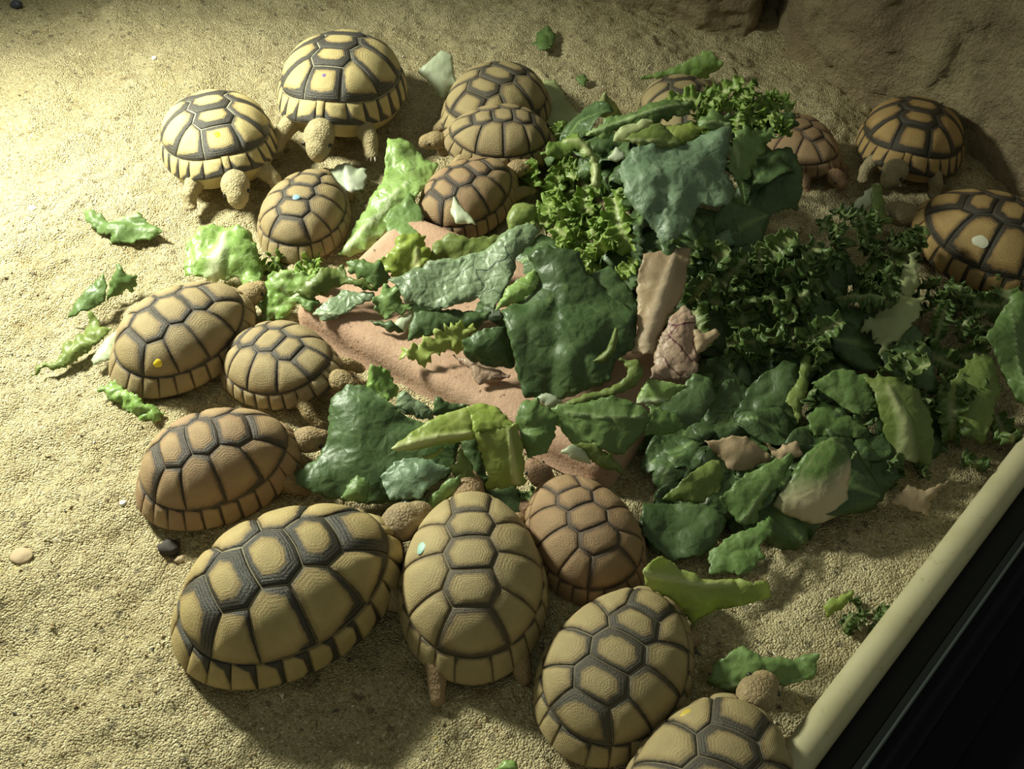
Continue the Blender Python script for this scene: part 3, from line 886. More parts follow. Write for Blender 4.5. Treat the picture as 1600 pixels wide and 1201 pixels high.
def leaf(name, label, crop, pts, mat, off=.004, z=None, dzx=0.0, bulge=.004, wr=.0022, wrs=45., frill=2.0, ffreq=.12, ruff=.0016, rib=None, ribw=7,
         cat='leaf', th=.00045, curl=0.0, group=None):
    """a torn leaf with its real height and thickness. z=(height of its upper end, of its lower end)"""
    _ls[0] += 13; sd = float(_ls[0])
    ox, oy, k = CROPS[crop]
    poly = np.array([(ox + x * k, oy + y * k) for x, y in pts], float)
    # resample and roughen the outline
    per = np.concatenate([poly, poly[:1]])
    L = np.r_[0, np.cumsum(np.linalg.norm(np.diff(per, axis=0), axis=1))]
    size = math.sqrt(np.ptp(poly[:, 0]) * np.ptp(poly[:, 1]))
    step = max(2.2, min(4.0, size / 34))
    n = max(24, int(L[-1] / step))
    s = np.linspace(0, L[-1], n, endpoint=False)
    out = np.stack([np.interp(s, L, per[:, 0]), np.interp(s, L, per[:, 1])], -1)
    out = (np.roll(out, 1, 0) + 4 * out + np.roll(out, -1, 0)) / 6
    tan = np.roll(out, -1, 0) - np.roll(out, 1, 0); tan /= np.linalg.norm(tan, axis=1)[:, None] + 1e-9
    nor = np.stack([-tan[:, 1], tan[:, 0]], -1)
    out = out + nor * (frill * fbm(np.stack([s * ffreq, np.full(n, sd)], -1), 2) + .55 * frill * vnoise(np.stack([s * .33, np.full(n, sd + 3)], -1)))[:, None]
    g = max(3.2, min(7, size / 28))
    gx = np.arange(out[:, 0].min(), out[:, 0].max(), g); gy = np.arange(out[:, 1].min(), out[:, 1].max(), g * .87)
    Q = np.array([(x + (g / 2 if i % 2 else 0), y) for i, y in enumerate(gy) for x in gx])
    Q = Q[inside(Q, out)]
    if len(Q):
        dq, _ = seg_dist(Q, np.concatenate([out, out[:1]]))
        Q = Q[dq > g * .45]
    allp = np.concatenate([out, Q]) if len(Q) else out
    vs, es, fs, _a, _b, _c = delaunay_2d_cdt([Vector(p) for p in allp], [(i, (i + 1) % n) for i in range(n)], [], 1, 1e-4)
    px = np.array([(v.x, v.y) for v in vs])
    faces = [tuple(f) for f in fs]
    y0, y1 = poly[:, 1].min(), poly[:, 1].max()
    x0, x1 = poly[:, 0].min(), poly[:, 0].max()
    if z is None:
        smp = allp[::max(1, len(allp) // 60)]
        hp = hit(smp[:, 0], smp[:, 1], off)
        A = np.stack([np.ones(len(smp)), (smp[:, 0] - x0) / (x1 - x0), (smp[:, 1] - y0) / (y1 - y0)], -1)
        co, *_r = np.linalg.lstsq(A, hp[:, 2], rcond=None)
        zz = np.stack([np.ones(len(px)), (px[:, 0] - x0) / (x1 - x0), (px[:, 1] - y0) / (y1 - y0)], -1) @ co
        zz = np.maximum(zz, .002)
    else:
        tt = (px[:, 1] - y0) / (y1 - y0)
        zz = z[0] + (z[1] - z[0]) * tt
    zz = zz + dzx * ((px[:, 0] - x0) / (x1 - x0) - .5)
    P = G(px[:, 0], px[:, 1], zz)
    c = P.mean(0)
    u_, s_, vt = np.linalg.svd(P - c, full_matrices=False)
    nrm = vt[2]
    if nrm @ (CAM - c) < 0: nrm = -nrm
    de, _ = seg_dist(px, np.concatenate([out, out[:1]]))
    dn = de / (de.max() + 1e-9)
    disp = .45 * bulge * (1 - (1 - dn) ** 2) + wr * (.35 * fbm(P * wrs + sd, 2, .5) + .9 * (np.abs(vnoise(P * wrs * .75 + sd + 5)) - .35) + .45 * (np.abs(vnoise(P * wrs * 1.9 + sd + 9)) - .35))
    if ruff:
        disp = disp + ruff * np.exp(-de / 9.0) * fbm(P * 130 + sd, 2)
    if curl:
        disp = disp - curl * np.exp(-de / 12.0)
    ribv = np.zeros(len(px))
    if rib is not None:
        rl = np.array([(ox + x * k, oy + y * k) for x, y in rib], float)
        dr, al = seg_dist(px, rl)
        w = ribw * (1 - .75 * al)
        ribv = np.clip(1.25 - dr / w, 0, 1)
        disp = disp + .0012 * ribv
    P = P + nrm * disp[:, None]
    lowest = P[:, 2].min()
    if lowest < .0015: P[:, 2] += np.clip(.0015 - P[:, 2], 0, None)
    o = mesh_obj(name, P, faces, LM[mat], loc=c, attrs=dict(rib=ribv, tip=dn))
    md = o.modifiers.new('thickness', 'SOLIDIFY'); md.thickness = th; md.offset = 0
    return tag(o, label, cat, group)

# ------------------------------------------------------------------ scraps on the open sand
leaf('lettuce_scrap', 'torn green lettuce scrap alone on the sand, left of the pale tortoises', 'G', [(360,125),(440,150),(480,190),(560,165),(640,165),(660,200),(730,235),(690,265),(560,285),(480,285),(500,250),(440,230),(380,190)], 'mid', z=(.010, .003), wr=.005, wrs=70, frill=3, rib=[(510,180),(640,170)], ribw=5)
leaf('lettuce_scrap', 'green torn lettuce scrap standing in the sand, left piece of the pair', 'G', [(300,620),(330,560),(380,510),(460,420),(480,470),(470,550),(420,580)], 'mid', z=(.018, .003), wr=.003, frill=2)
leaf('lettuce_scrap', 'green torn lettuce scrap standing in the sand, right piece of the pair', 'G', [(480,540),(490,450),(530,380),(560,410),(615,430),(600,500),(550,500)], 'mid', z=(.018, .003), wr=.004, frill=3)
leaf('lettuce_scrap', 'sandy yellow green wilted strip at the left of the grey tan tortoise', 'G', [(130,870),(240,800),(290,720),(370,690),(400,590),(440,610),(450,660),(500,670),(450,720),(380,770),(260,830)], 'olive', z=(.012, .003), wr=.005, wrs=80, frill=4)
leaf('lettuce_rib', 'white lettuce rib lying beside the yellow green wilted strip', 'G', [(405,805),(480,710),(525,680),(510,800),(420,830)], 'white', z=(.008, .004), wr=.002, frill=1)
leaf('lettuce_scrap', 'crumpled light green scrap under the rear of the grey tan tortoise', 'G', [(430,930),(500,880),(560,930),(640,1000),(730,1040),(700,1080),(640,1085),(560,1020),(470,970)], 'bright', z=(.012, .003), wr=.006, wrs=90, frill=4)
leaf('lettuce_leaf', 'bright crinkled lettuce leaf with white rib above the grey tan tortoise', 'G', [(825,440),(840,280),(910,200),(1000,200),(1130,230),(1140,300),(1170,400),(1165,510),(1100,470),(1060,440),(930,450)], 'bright', z=(.026, .010), bulge=.010, wr=.005, wrs=60, frill=3, ruff=.003, rib=[(945,455),(1000,330),(1010,250)], ribw=16)
leaf('lettuce_heart', 'white translucent lettuce heart piece beside the farthest tortoise', 'X', [(652,112),(672,95),(690,78),(705,85),(713,130),(690,156),(672,130)], 'white', z=(.032, .004), bulge=.006, wr=.002, frill=1)
leaf('lettuce_leaf', 'pale yellow green leaf lying flat behind the half hidden tortoise', 'X', [(822,130),(868,126),(890,160),(915,190),(890,205),(850,195)], 'pale', z=(.006, .004), wr=.002)
leaf('lettuce_leaf', 'small green fan shaped leaf on the sand at the back', 'X', [(1000,122),(1050,105),(1085,90),(1110,77),(1130,100),(1105,124),(1050,126)], 'bright', z=(.026, .004), wr=.004, wrs=70, frill=2)
leaf('lettuce_scrap', 'tiny green scrap on the sand near the top edge', 'X', [(833,62),(855,40),(870,50),(862,78),(840,80)], 'mid', z=(.008, .003), wr=.004, frill=3)
leaf('lettuce_scrap', 'tiny curled green crumb on the sand behind the heap', 'X', [(900,124),(912,119),(922,128),(914,136),(903,133)], 'mid', z=(.005, .003), wr=.002)
leaf('lettuce_heart', 'pale yellow green cup shaped leaf behind the heap', 'B', [(455,165),(500,105),(550,45),(600,100),(640,160),(560,170)], 'pale', z=(.055, .030), bulge=.008, wr=.002, frill=1)
leaf('lettuce_rib', 'whitish lettuce piece under the chin of the farthest tortoise', 'X', [(498,268),(540,255),(573,262),(572,288),(545,306),(520,290)], 'white', z=(.014, .006), wr=.004, wrs=60, rib=[(550,300),(540,262)], ribw=12)
leaf('lettuce_leaf', 'long glossy green lettuce leaf running between the small tortoises', 'X', [(528,398),(556,350),(598,280),(608,225),(640,222),(660,245),(686,250),(672,292),(645,320),(612,352),(570,392)], 'bright', z=(.030, .006), bulge=.008, wr=.006, wrs=60, ruff=.003, rib=[(540,390),(640,290)], ribw=6)
leaf('lettuce_leaf', 'dark green leaf beside the curl of the brown tortoise', 'X', [(598,340),(640,305),(662,330),(660,375),(620,392)], 'mid', z=(.022, .014), wr=.004)
leaf('lettuce_leaf', 'bright frilly lettuce bit at the left corner of the tile', 'X', [(404,500),(408,442),(438,420),(470,430),(502,420),(482,455),(440,497)], 'bright', z=(.024, .006), bulge=.006, wr=.005, wrs=80, frill=4, ruff=.004)
leaf('lettuce_leaf', 'yellow green leaf over the head of the olive tan tortoise', 'X', [(1003,888),(1030,866),(1060,890),(1105,905),(1200,910),(1206,936),(1150,946),(1112,958),(1085,977),(1058,942),(1008,914)], 'yellow', z=(.042, .012), bulge=.004, wr=.003, rib=[(1003,893),(1100,912),(1200,912)], ribw=6)
leaf('lettuce_leaf', 'sandy green leaf at the mouth of the bottom edge tortoise', 'X', [(1105,1064),(1118,1035),(1160,1008),(1190,1025),(1240,1030),(1280,1018),(1272,1062),(1200,1074),(1140,1084)], 'mid', z=(.016, .006), wr=.004, wrs=60, rib=[(1115,1078),(1200,1062)], ribw=6, ruff=.003)
leaf('lettuce_scrap', 'small yellow scrap on the sand near the cream rail', 'X', [(1284,945),(1300,935),(1331,924),(1320,945),(1295,963)], 'yellow', z=(.012, .005), wr=.003)
leaf('lettuce_scrap', 'green bit of leaf at the bottom edge of the picture', 'X', [(772,1204),(785,1188),(805,1192),(812,1206)], 'bright', z=(.004, .003), wr=.002)

# ------------------------------------------------------------------ the heap, back to front
leaf('lettuce_leaf', 'broad green leaf band along the top left of the heap', 'B', [(440,270),(560,180),(700,150),(780,110),(880,85),(1010,90),(1000,150),(900,180),(800,215),(720,225),(600,240),(570,290)], 'mid', z=(.088, .072), bulge=.006, wr=.005, frill=3, rib=[(460,265),(800,150),(1000,100)], ribw=4)
leaf('lettuce_leaf', 'dark green leaf bedded under the yellowish rib on the heap top', 'B', [(420,300),(560,250),(750,235),(1000,190),(1100,190),(1200,260),(1000,345),(700,355),(500,365)], 'dark', z=(.070, .062), wr=.004, frill=3)
leaf('lettuce_leaf', 'dark leaf edge along the top right of the heap', 'B', [(1120,190),(1300,150),(1540,150),(1555,215),(1450,260),(1300,240),(1180,235)], 'dark', z=(.088, .074), wr=.005, frill=4)
leaf('endive_leaf', 'green ribbed leaf near the top of the heap beside the frilly one', 'B', [(1030,200),(1110,135),(1160,170),(1210,225),(1100,255),(1050,245)], 'mid', z=(.102, .094), wr=.004, frill=3, rib=[(1200,220),(1060,210)], ribw=5)
leaf('lettuce_leaf', 'yellow green leaf lying on top of the heap above the blue green leaf', 'B', [(840,230),(1000,205),(1080,240),(1000,300),(900,310)], 'yellow', z=(.099, .093), wr=.003, frill=2)
leaf('lettuce_rib', 'yellowish rib end poking out at the heap top', 'B', [(590,300),(640,225),(720,218),(745,195),(805,198),(770,235),(670,300)], 'pale', z=(.090, .080), wr=.002, frill=1, th=.003)
leaf('endive_leaf', 'olive leaf tip lying over the upper rim of the blue green leaf', 'B', [(650,290),(760,230),(830,205),(900,255),(950,315),(880,335),(730,328)], 'olive', z=(.105, .096), bulge=.004, wr=.002, rib=[(660,295),(930,310)], ribw=3)
leaf('lettuce_rib', 'white rib scrap beside the upper left of the blue green leaf', 'B', [(568,392),(608,330),(655,360),(652,395),(618,412)], 'white', z=(.082, .076), wr=.001, frill=1)
leaf('savoy_leaf', 'large blistered blue green leaf at the top centre of the heap', 'B', [(635,470),(640,410),(700,340),(800,330),(960,320),(1080,250),(1210,235),(1200,330),(1180,440),(1250,520),(1200,620),(1130,640),(1050,620),(990,740),(940,800),(850,845),(810,760),(700,660),(650,580)], 'blue', z=(.100, .070), bulge=.010, wr=.009, wrs=38, frill=2, rib=[(880,820),(850,560),(800,440),(640,430)], ribw=3)
leaf('savoy_leaf', 'dark curled leaf tip hanging below the blistered blue green leaf', 'B', [(840,835),(925,820),(915,900),(885,960),(850,935)], 'dark', z=(.068, .060), wr=.002)
leaf('endive_leaf', 'frilly green endive leaf right of the blistered blue green leaf', 'B', [(1195,340),(1270,215),(1330,240),(1400,225),(1455,280),(1380,320),(1350,400),(1300,470),(1260,535),(1190,440)], 'mid', z=(.100, .074), bulge=.006, wr=.004, frill=5, ruff=.004, rib=[(1210,330),(1235,380),(1240,440)], ribw=7)
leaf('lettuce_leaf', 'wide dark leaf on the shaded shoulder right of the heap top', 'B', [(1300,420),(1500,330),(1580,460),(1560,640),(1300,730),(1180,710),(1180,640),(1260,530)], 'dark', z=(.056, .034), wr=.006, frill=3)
leaf('savoy_leaf', 'small blue green leaf fold above the pinkish romaine rib', 'B', [(1045,860),(1100,800),(1210,748),(1240,830),(1180,875),(1085,880)], 'blue', z=(.064, .056), bulge=.006, wr=.003)
leaf('endive_frond', 'curly endive frond with a thick pale stem, left of the blue green leaf', 'B', [(220,370),(300,290),(400,262),(470,330),(525,395),(530,540),(465,540),(475,430),(420,355)], 'frisee', z=(.074, .058), bulge=.004, wr=.003, frill=4, ruff=.003, rib=[(500,540),(500,410),(420,310),(330,300)], ribw=11)
leaf('lettuce_rib', 'pale green rounded rib chunk above the wilted creased leaf', 'B', [(50,700),(80,640),(130,632),(190,650),(178,700),(60,775)], 'olive', z=(.040, .030), bulge=.006, wr=.001, frill=.5, th=.004)
# dark central leaves
leaf('savoy_leaf', 'very dark leaf behind the glossy central leaf, beside the pinkish rib', 'C', [(800,250),(920,200),(1020,310),(1085,420),(1060,660),(980,720),(950,540),(860,400)], 'dark', z=(.058, .034), wr=.004, frill=1)
leaf('lettuce_leaf', 'glossy dark green leaf tip beside the yellow frill on the tile', 'A', [(1040,700),(1120,640),(1250,610),(1320,700),(1320,840),(1180,830),(1050,790)], 'dark', z=(.044, .026), bulge=.008, wr=.002)
leaf('savoy_leaf', 'large dark wet leaf draped down the middle of the heap', 'C', [(300,460),(420,380),(520,280),(450,130),(560,100),(740,130),(790,260),(900,330),(1000,380),(1050,470),(1020,660),(940,760),(920,870),(760,925),(620,960),(430,940),(390,800),(350,640)], 'dark', z=(.064, .024), bulge=.014, wr=.008, wrs=34, frill=2, rib=[(560,420),(620,350),(740,320)], ribw=2)
leaf('lettuce_shred', 'thin bright green curl on the large dark wet leaf', 'C', [(820,745),(900,680),(950,550),(968,560),(952,680),(890,755)], 'olive', z=(.056, .042), wr=.001, frill=.5)
leaf('romaine_leaf', 'pinkish cream romaine rib standing upright in the heap', 'C', [(1075,280),(1120,130),(1220,110),(1300,95),(1390,95),(1370,180),(1330,380),(1260,480),(1200,600),(1170,715),(1110,700),(1045,690),(1075,560)], 'pink', z=(.066, .034), bulge=.006, wr=.002, frill=2, rib=[(1120,680),(1240,300),(1290,110)], ribw=16)
leaf('radicchio_leaf', 'pink crumpled radicchio leaf with purple veins below the romaine rib', 'C', [(1150,850),(1180,680),(1260,500),(1340,420),(1400,490),(1400,650),(1420,790),(1380,858),(1270,840)], 'red', z=(.050, .032), bulge=.006, wr=.003, frill=2)
leaf('romaine_leaf', 'pale notched leaf tip right of the pink radicchio leaf', 'C', [(1395,560),(1470,580),(1520,555),(1548,590),(1480,660),(1400,728)], 'pink', z=(.046, .036), wr=.002)
# left part on the tile
leaf('lettuce_leaf', 'olive green leaf with folded edge at the left of the tile', 'A', [(130,440),(270,320),(400,285),(420,350),(520,370),(565,425),(500,410),(400,395),(240,470)], 'olive', z=(.040, .026), wr=.004, frill=3)
leaf('lettuce_leaf', 'grey green crinkled leaf lying on the left of the tile', 'A', [(235,540),(400,420),(560,435),(575,465),(480,510),(330,592),(270,578)], 'wilt', z=(.030, .022), bulge=.003, wr=.003, rib=[(245,550),(400,560)], ribw=5)
leaf('lettuce_leaf', 'small grey green leaf tip at the tile corner', 'A', [(135,455),(240,462),(285,490),(210,545),(165,505)], 'mid', z=(.026, .022), wr=.002)
leaf('lettuce_leaf', 'green leaf between the olive leaf and the creased leaf', 'A', [(420,262),(500,270),(600,275),(660,360),(585,430),(530,380),(430,330)], 'mid', z=(.040, .028), bulge=.006, wr=.005, frill=3)
leaf('lettuce_leaf', 'yellow green crisp lettuce leaf behind the creased leaf', 'A', [(595,265),(690,190),(690,140),(750,120),(830,130),(860,200),(860,280),(760,335),(650,365),(610,300)], 'yellow', z=(.044, .030), bulge=.008, wr=.006, wrs=70, frill=4, ruff=.004, rib=[(790,300),(800,200)], ribw=8)
leaf('endive_leaf', 'dark olive leaf under the brown tortoise, above the creased leaf', 'A', [(855,265),(880,180),(960,105),(1090,150),(1200,130),(1270,120),(1180,220),(1000,270)], 'olive', z=(.046, .034), wr=.004, frill=2)
leaf('lettuce_scrap', 'white transparent scrap stuck to the brown tortoise shell', 'X', [(704,330),(709,308),(722,325),(735,338),(745,352),(728,348),(712,350)], 'white', z=(.036, .030), wr=.001, frill=.6)
leaf('endive_leaf', 'dark green frilly leaf under the left end of the creased leaf', 'A', [(565,485),(600,405),(695,390),(730,480),(770,525),(640,575),(595,560)], 'mid', z=(.038, .024), bulge=.005, wr=.004, frill=4, ruff=.003)
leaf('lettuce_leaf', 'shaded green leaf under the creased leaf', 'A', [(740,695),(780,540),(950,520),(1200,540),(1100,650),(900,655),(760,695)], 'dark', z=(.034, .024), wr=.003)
leaf('lettuce_leaf', 'wilted grey green leaf with dark creases on the left of the heap', 'A', [(630,375),(850,270),(1000,250),(1150,210),(1260,130),(1400,60),(1447,100),(1410,180),(1340,250),(1275,420),(1210,528),(1120,460),(1000,500),(900,533),(720,480),(690,400)], 'wilt', z=(.060, .036), bulge=.003, wr=.004, frill=2, dzx=.006)
leaf('lettuce_leaf', 'light green folded lip at the right of the creased leaf', 'A', [(1290,400),(1430,315),(1447,345),(1440,410),(1350,475),(1215,530),(1250,460)], 'bright', z=(.058, .046), bulge=.006, wr=.002)
leaf('lettuce_rib', 'bluish white rib chunk on the tile under the creased leaf', 'A', [(655,635),(690,570),(770,525),(785,570),(735,645)], 'white', z=(.028, .022), bulge=.004, wr=.001, frill=.8)
leaf('lettuce_scrap', 'dark shrivelled scrap beside the bluish white rib chunk', 'A', [(540,590),(620,585),(690,600),(720,650),(640,645),(590,615)], 'dark', z=(.026, .021), wr=.003)
leaf('endive_leaf', 'yellow frilly endive leaf spread over the tile', 'A', [(700,785),(730,730),(860,680),(900,640),(1000,595),(1115,620),(1060,690),(1050,765),(960,755),(860,790),(830,812)], 'yellow', z=(.036, .022), bulge=.004, wr=.004, wrs=80, frill=6, ffreq=.2, ruff=.004)
leaf('radicchio_leaf', 'small purple and cream radicchio scrap on the tile edge', 'A', [(980,765),(1060,785),(1200,835),(1290,890),(1230,912),(1120,925),(1080,850)], 'red', z=(.028, .021), wr=.002)
# front group
leaf('savoy_leaf', 'broad dark green leaf in front of the tile, eaten by tortoises', 'D', [(270,300),(290,220),(380,155),(470,160),(560,210),(640,270),(720,330),(850,370),(960,380),(1020,480),(960,660),(850,720),(800,800),(640,805),(480,830),(340,800),(200,780),(90,720),(80,660),(200,560),(270,440)], 'dark', z=(.034, .010), bulge=.008, wr=.005, wrs=36, frill=2, rib=[(560,215),(700,320),(900,400)], ribw=3)
leaf('savoy_leaf', 'shiny green fold on the lower left of the broad dark leaf', 'D', [(330,795),(420,660),(505,700),(485,805),(400,815)], 'mid', z=(.024, .018), bulge=.004, wr=.002)
leaf('savoy_leaf', 'bluish green lobe on the lower right of the broad dark leaf', 'D', [(560,670),(640,580),(800,560),(960,620),(860,720),(790,795),(620,805)], 'blue', z=(.026, .018), bulge=.004, wr=.003)
leaf('lettuce_leaf', 'bright ruffled lettuce tip between broad dark leaf and tile', 'D', [(460,155),(500,60),(560,28),(620,100),(668,180),(600,245),(540,195)], 'bright', z=(.034, .022), bulge=.004, wr=.004, frill=4, ruff=.004)
leaf('lettuce_leaf', 'dark wilted scrap with grey sheen against the tile edge', 'D', [(635,275),(680,185),(760,220),(855,290),(862,345),(760,335)], 'wilt', z=(.028, .020), wr=.003)
leaf('lettuce_leaf', 'very dark small leaf curled against the tile front', 'D', [(860,305),(880,205),(960,250),(1070,262),(1000,318),(900,345)], 'dark', z=(.030, .020), wr=.004)
leaf('lettuce_leaf', 'dark green leaf hanging below the yellow green strip', 'D', [(1010,480),(1120,440),(1180,700),(1120,760),(1060,680),(1040,560)], 'dark', z=(.024, .010), wr=.003)
leaf('endive_leaf', 'light green pointed shard behind the plain tan tortoise head', 'D', [(950,597),(1000,600),(1012,495),(1045,560),(1085,610),(1105,725),(1020,745),(980,665)], 'olive', z=(.034, .018), wr=.002, frill=1)
leaf('endive_leaf', 'green leaf leaning left of the plain tan tortoise head', 'D', [(795,895),(850,780),(950,690),(1025,650),(1010,740),(920,820),(865,875)], 'mid', z=(.028, .010), bulge=.003, wr=.003)
leaf('romaine_leaf', 'pale yellow green folded strip pointing left over the broad dark leaf', 'D', [(618,515),(760,400),(900,320),(1060,272),(1120,330),(1100,452),(900,492),(660,532)], 'yellow', z=(.046, .034), bulge=.004, wr=.001, frill=.8, rib=[(630,520),(880,450),(1100,420)], ribw=10)
leaf('romaine_leaf', 'pale yellow green leaf top bent over beside the tile', 'D', [(1050,285),(1130,252),(1230,280),(1285,340),(1340,380),(1220,395),(1100,425),(1080,340)], 'yellow', z=(.046, .042), bulge=.004, wr=.002)
leaf('romaine_leaf', 'pale yellow green leaf hanging down in front of the tile', 'D', [(1098,420),(1220,378),(1342,372),(1370,500),(1382,712),(1290,735),(1160,740),(1172,670),(1120,500)], 'yellow', z=(.044, .016), bulge=.005, wr=.002, rib=[(1330,700),(1290,400)], ribw=8)
leaf('lettuce_shred', 'thin yellow green curl on the broad dark leaf', 'D', [(797,555),(870,530),(920,493),(922,515),(870,562),(808,570)], 'yellow', z=(.034, .030), wr=.001, frill=.5)
leaf('endive_leaf', 'dark curly leaf right of the plain tan tortoise head', 'D', [(1145,745),(1330,715),(1385,800),(1395,985),(1280,905),(1170,825)], 'dark', z=(.014, .006), wr=.004, frill=4)
leaf('endive_leaf', 'dark curly leaf at the mouth of the largest tortoise', 'D', [(640,805),(800,720),(835,900),(745,1005),(700,860)], 'dark', z=(.016, .006), wr=.004, frill=4)
leaf('lettuce_leaf', 'crumpled green leaf over the nose of the russet tortoise', 'E', [(18,320),(60,240),(140,218),(200,270),(255,330),(235,430),(192,520),(90,545),(50,440)], 'mid', z=(.048, .028), bulge=.006, wr=.005, wrs=60)
leaf('lettuce_rib', 'whitish torn scrap above the crumpled green leaf', 'E', [(138,218),(190,188),(285,240),(205,280)], 'white', z=(.040, .036), wr=.001)
leaf('savoy_leaf', 'light green crumpled savoy leaf in front of the large dark wet leaf', 'E', [(185,290),(250,250),(330,255),(560,203),(700,258),(775,310),(725,400),(625,525),(540,525),(450,465),(330,475),(270,390)], 'mid', z=(.046, .028), bulge=.008, wr=.004, wrs=55, rib=[(300,300),(560,330),(740,320)], ribw=3)
leaf('savoy_leaf', 'green pointed end right of the light green savoy leaf', 'E', [(755,268),(830,278),(935,320),(950,392),(820,425),(725,425),(765,330)], 'mid', z=(.040, .030), wr=.003)
leaf('endive_leaf', 'olive flap hanging below the light green savoy leaf', 'E', [(330,470),(450,465),(545,530),(618,628),(500,605),(430,565)], 'olive', z=(.026, .014), wr=.003)
leaf('lettuce_scrap', 'pale mottled scrap behind the russet tortoise neck', 'E', [(268,512),(330,478),(405,510),(440,585),(350,565)], 'white', z=(.026, .020), wr=.002)
leaf('endive_leaf', 'yellow green ribbon curling under the large dark wet leaf', 'E', [(288,238),(400,200),(540,160),(630,110),(645,50),(590,2),(700,5),(728,90),(680,155),(560,205),(400,248),(310,268)], 'olive', z=(.052, .040), bulge=.003, wr=.001, frill=1.5)
leaf('lettuce_leaf', 'small green leaf with white underside below the pink radicchio', 'E', [(688,245),(715,160),(760,118),(880,130),(985,150),(900,192),(860,232),(800,263)], 'bright', z=(.044, .034), wr=.003, frill=2, rib=[(700,245),(860,228)], ribw=8)
leaf('lettuce_leaf', 'dark green leaf under the radicchio at the heap front', 'E', [(740,250),(900,200),(1000,80),(1100,105),(1125,220),(1055,335),(950,405),(880,330)], 'dark', z=(.036, .022), wr=.004)
# shaded right front
leaf('endive_leaf', 'yellow green triangular leaf in the shaded front right', 'E', [(832,772),(900,700),(1040,590),(1152,552),(1165,640),(1135,742),(1050,793),(920,783)], 'olive', z=(.026, .012), bulge=.003, wr=.002)
leaf('romaine_leaf', 'orange pink leaf behind the yellow green triangular leaf', 'E', [(1060,455),(1160,445),(1220,418),(1330,450),(1455,560),(1380,585),(1300,615),(1200,615),(1160,560)], 'pink', z=(.030, .018), wr=.003)
leaf('romaine_leaf', 'orange pink torn leaf end behind the white based leaf', 'E', [(1385,462),(1470,495),(1500,470),(1575,455),(1600,540),(1470,565)], 'pink', z=(.032, .026), wr=.002)
leaf('lettuce_leaf', 'shaded green leaf left of the white based leaf', 'E', [(1145,772),(1280,640),(1450,560),(1570,505),(1530,620),(1405,772),(1345,905),(1270,925),(1200,840)], 'mid', z=(.030, .010), bulge=.004, wr=.003, rib=[(1270,900),(1480,600)], ribw=3)
leaf('romaine_leaf', 'green leaf with a broad white base at the heap front right', 'F', [(435,1122),(560,920),(640,860),(700,838),(738,880),(752,950),(742,1112),(690,1172),(600,1198),(480,1155)], 'based', z=(.036, .008), bulge=.010, wr=.002, frill=1, rib=[(560,1180),(690,1090),(770,960)], ribw=62)
leaf('savoy_leaf', 'dark wet leaf lying right of the russet tortoise', 'E', [(715,800),(900,790),(1080,800),(1195,870),(1135,1012),(1040,1085),(900,1115),(780,1045),(728,970)], 'dark', z=(.016, .008), bulge=.004, wr=.005)
leaf('lettuce_leaf', 'green jagged leaf on the sand at the front right of the heap', 'E', [(1070,1085),(1220,960),(1330,930),(1430,855),(1440,960),(1375,1012),(1388,1095),(1290,1195),(1100,1185)], 'mid', z=(.014, .006), wr=.004, frill=3)
leaf('romaine_leaf', 'long pale romaine leaf in the shade at the far right', 'F', [(812,595),(930,600),(1030,650),(1092,760),(1085,965),(1000,940),(930,935),(880,780),(850,660)], 'olive', z=(.038, .010), bulge=.008, wr=.003, rib=[(980,930),(960,780),(900,640)], ribw=16)
leaf('romaine_leaf', 'dull white romaine base lying on the shaded sand', 'F', [(915,1112),(980,1040),(1060,1060),(1155,1018),(1085,1100),(1078,1168)], 'pink', z=(.012, .005), bulge=.004, wr=.002)
leaf('lettuce_leaf', 'yellow green crinkled leaf by the upper end of the rail', 'F', [(1118,692),(1180,600),(1260,498),(1340,518),(1372,640),(1325,780),(1302,872),(1200,832),(1180,720)], 'olive', z=(.030, .006), bulge=.006, wr=.004, frill=4)
leaf('lettuce_leaf', 'bright green leaf cut by the right edge of the picture', 'F', [(1295,430),(1350,370),(1420,255),(1500,250),(1510,750),(1420,690),(1370,560)], 'mid', z=(.050, .012), bulge=.008, wr=.004, rib=[(1480,740),(1420,500),(1400,300)], ribw=3)
leaf('endive_leaf', 'pale frilly endive leaf below the amber tortoise at the right', 'F', [(785,400),(860,350),(850,290),(920,240),(990,130),(1020,55),(1035,160),(1012,270),(1055,280),(1012,392),(950,452),(880,502),(868,430)], 'pale', z=(.042, .024), bulge=.004, wr=.003, frill=5, ffreq=.2, ruff=.003)
leaf('endive_leaf', 'thin yellow green blade in the darkest part of the heap', 'F', [(488,692),(540,610),(560,508),(598,503),(578,650),(545,785)], 'olive', z=(.034, .020), wr=.002)
leaf('savoy_leaf', 'almost black leaf left of the thin yellow green blade', 'F', [(275,760),(330,640),(480,540),(565,505),(545,785),(440,865),(320,835)], 'dark', z=(.028, .014), wr=.005)
leaf('lettuce_leaf', 'dark green leaf left of the long pale romaine leaf', 'F', [(590,620),(720,558),(835,598),(858,700),(800,765),(700,705)], 'mid', z=(.036, .024), wr=.004)
leaf('lettuce_leaf', 'dark green folded leaf above the white based leaf', 'F', [(572,765),(640,695),(745,755),(828,812),(785,840),(600,842)], 'mid', z=(.028, .020), wr=.003)
leaf('savoy_leaf', 'black green leaf between the white based leaf and the pale romaine', 'F', [(735,880),(900,820),(960,1000),(865,1120),(745,1090)], 'dark', z=(.018, .006), wr=.004)
leaf('savoy_leaf', 'dark green leaf right of the pale frilly endive leaf', 'F', [(880,505),(1012,385),(1085,480),(1118,665),(1010,645),(900,565)], 'dark', z=(.030, .018), wr=.004)
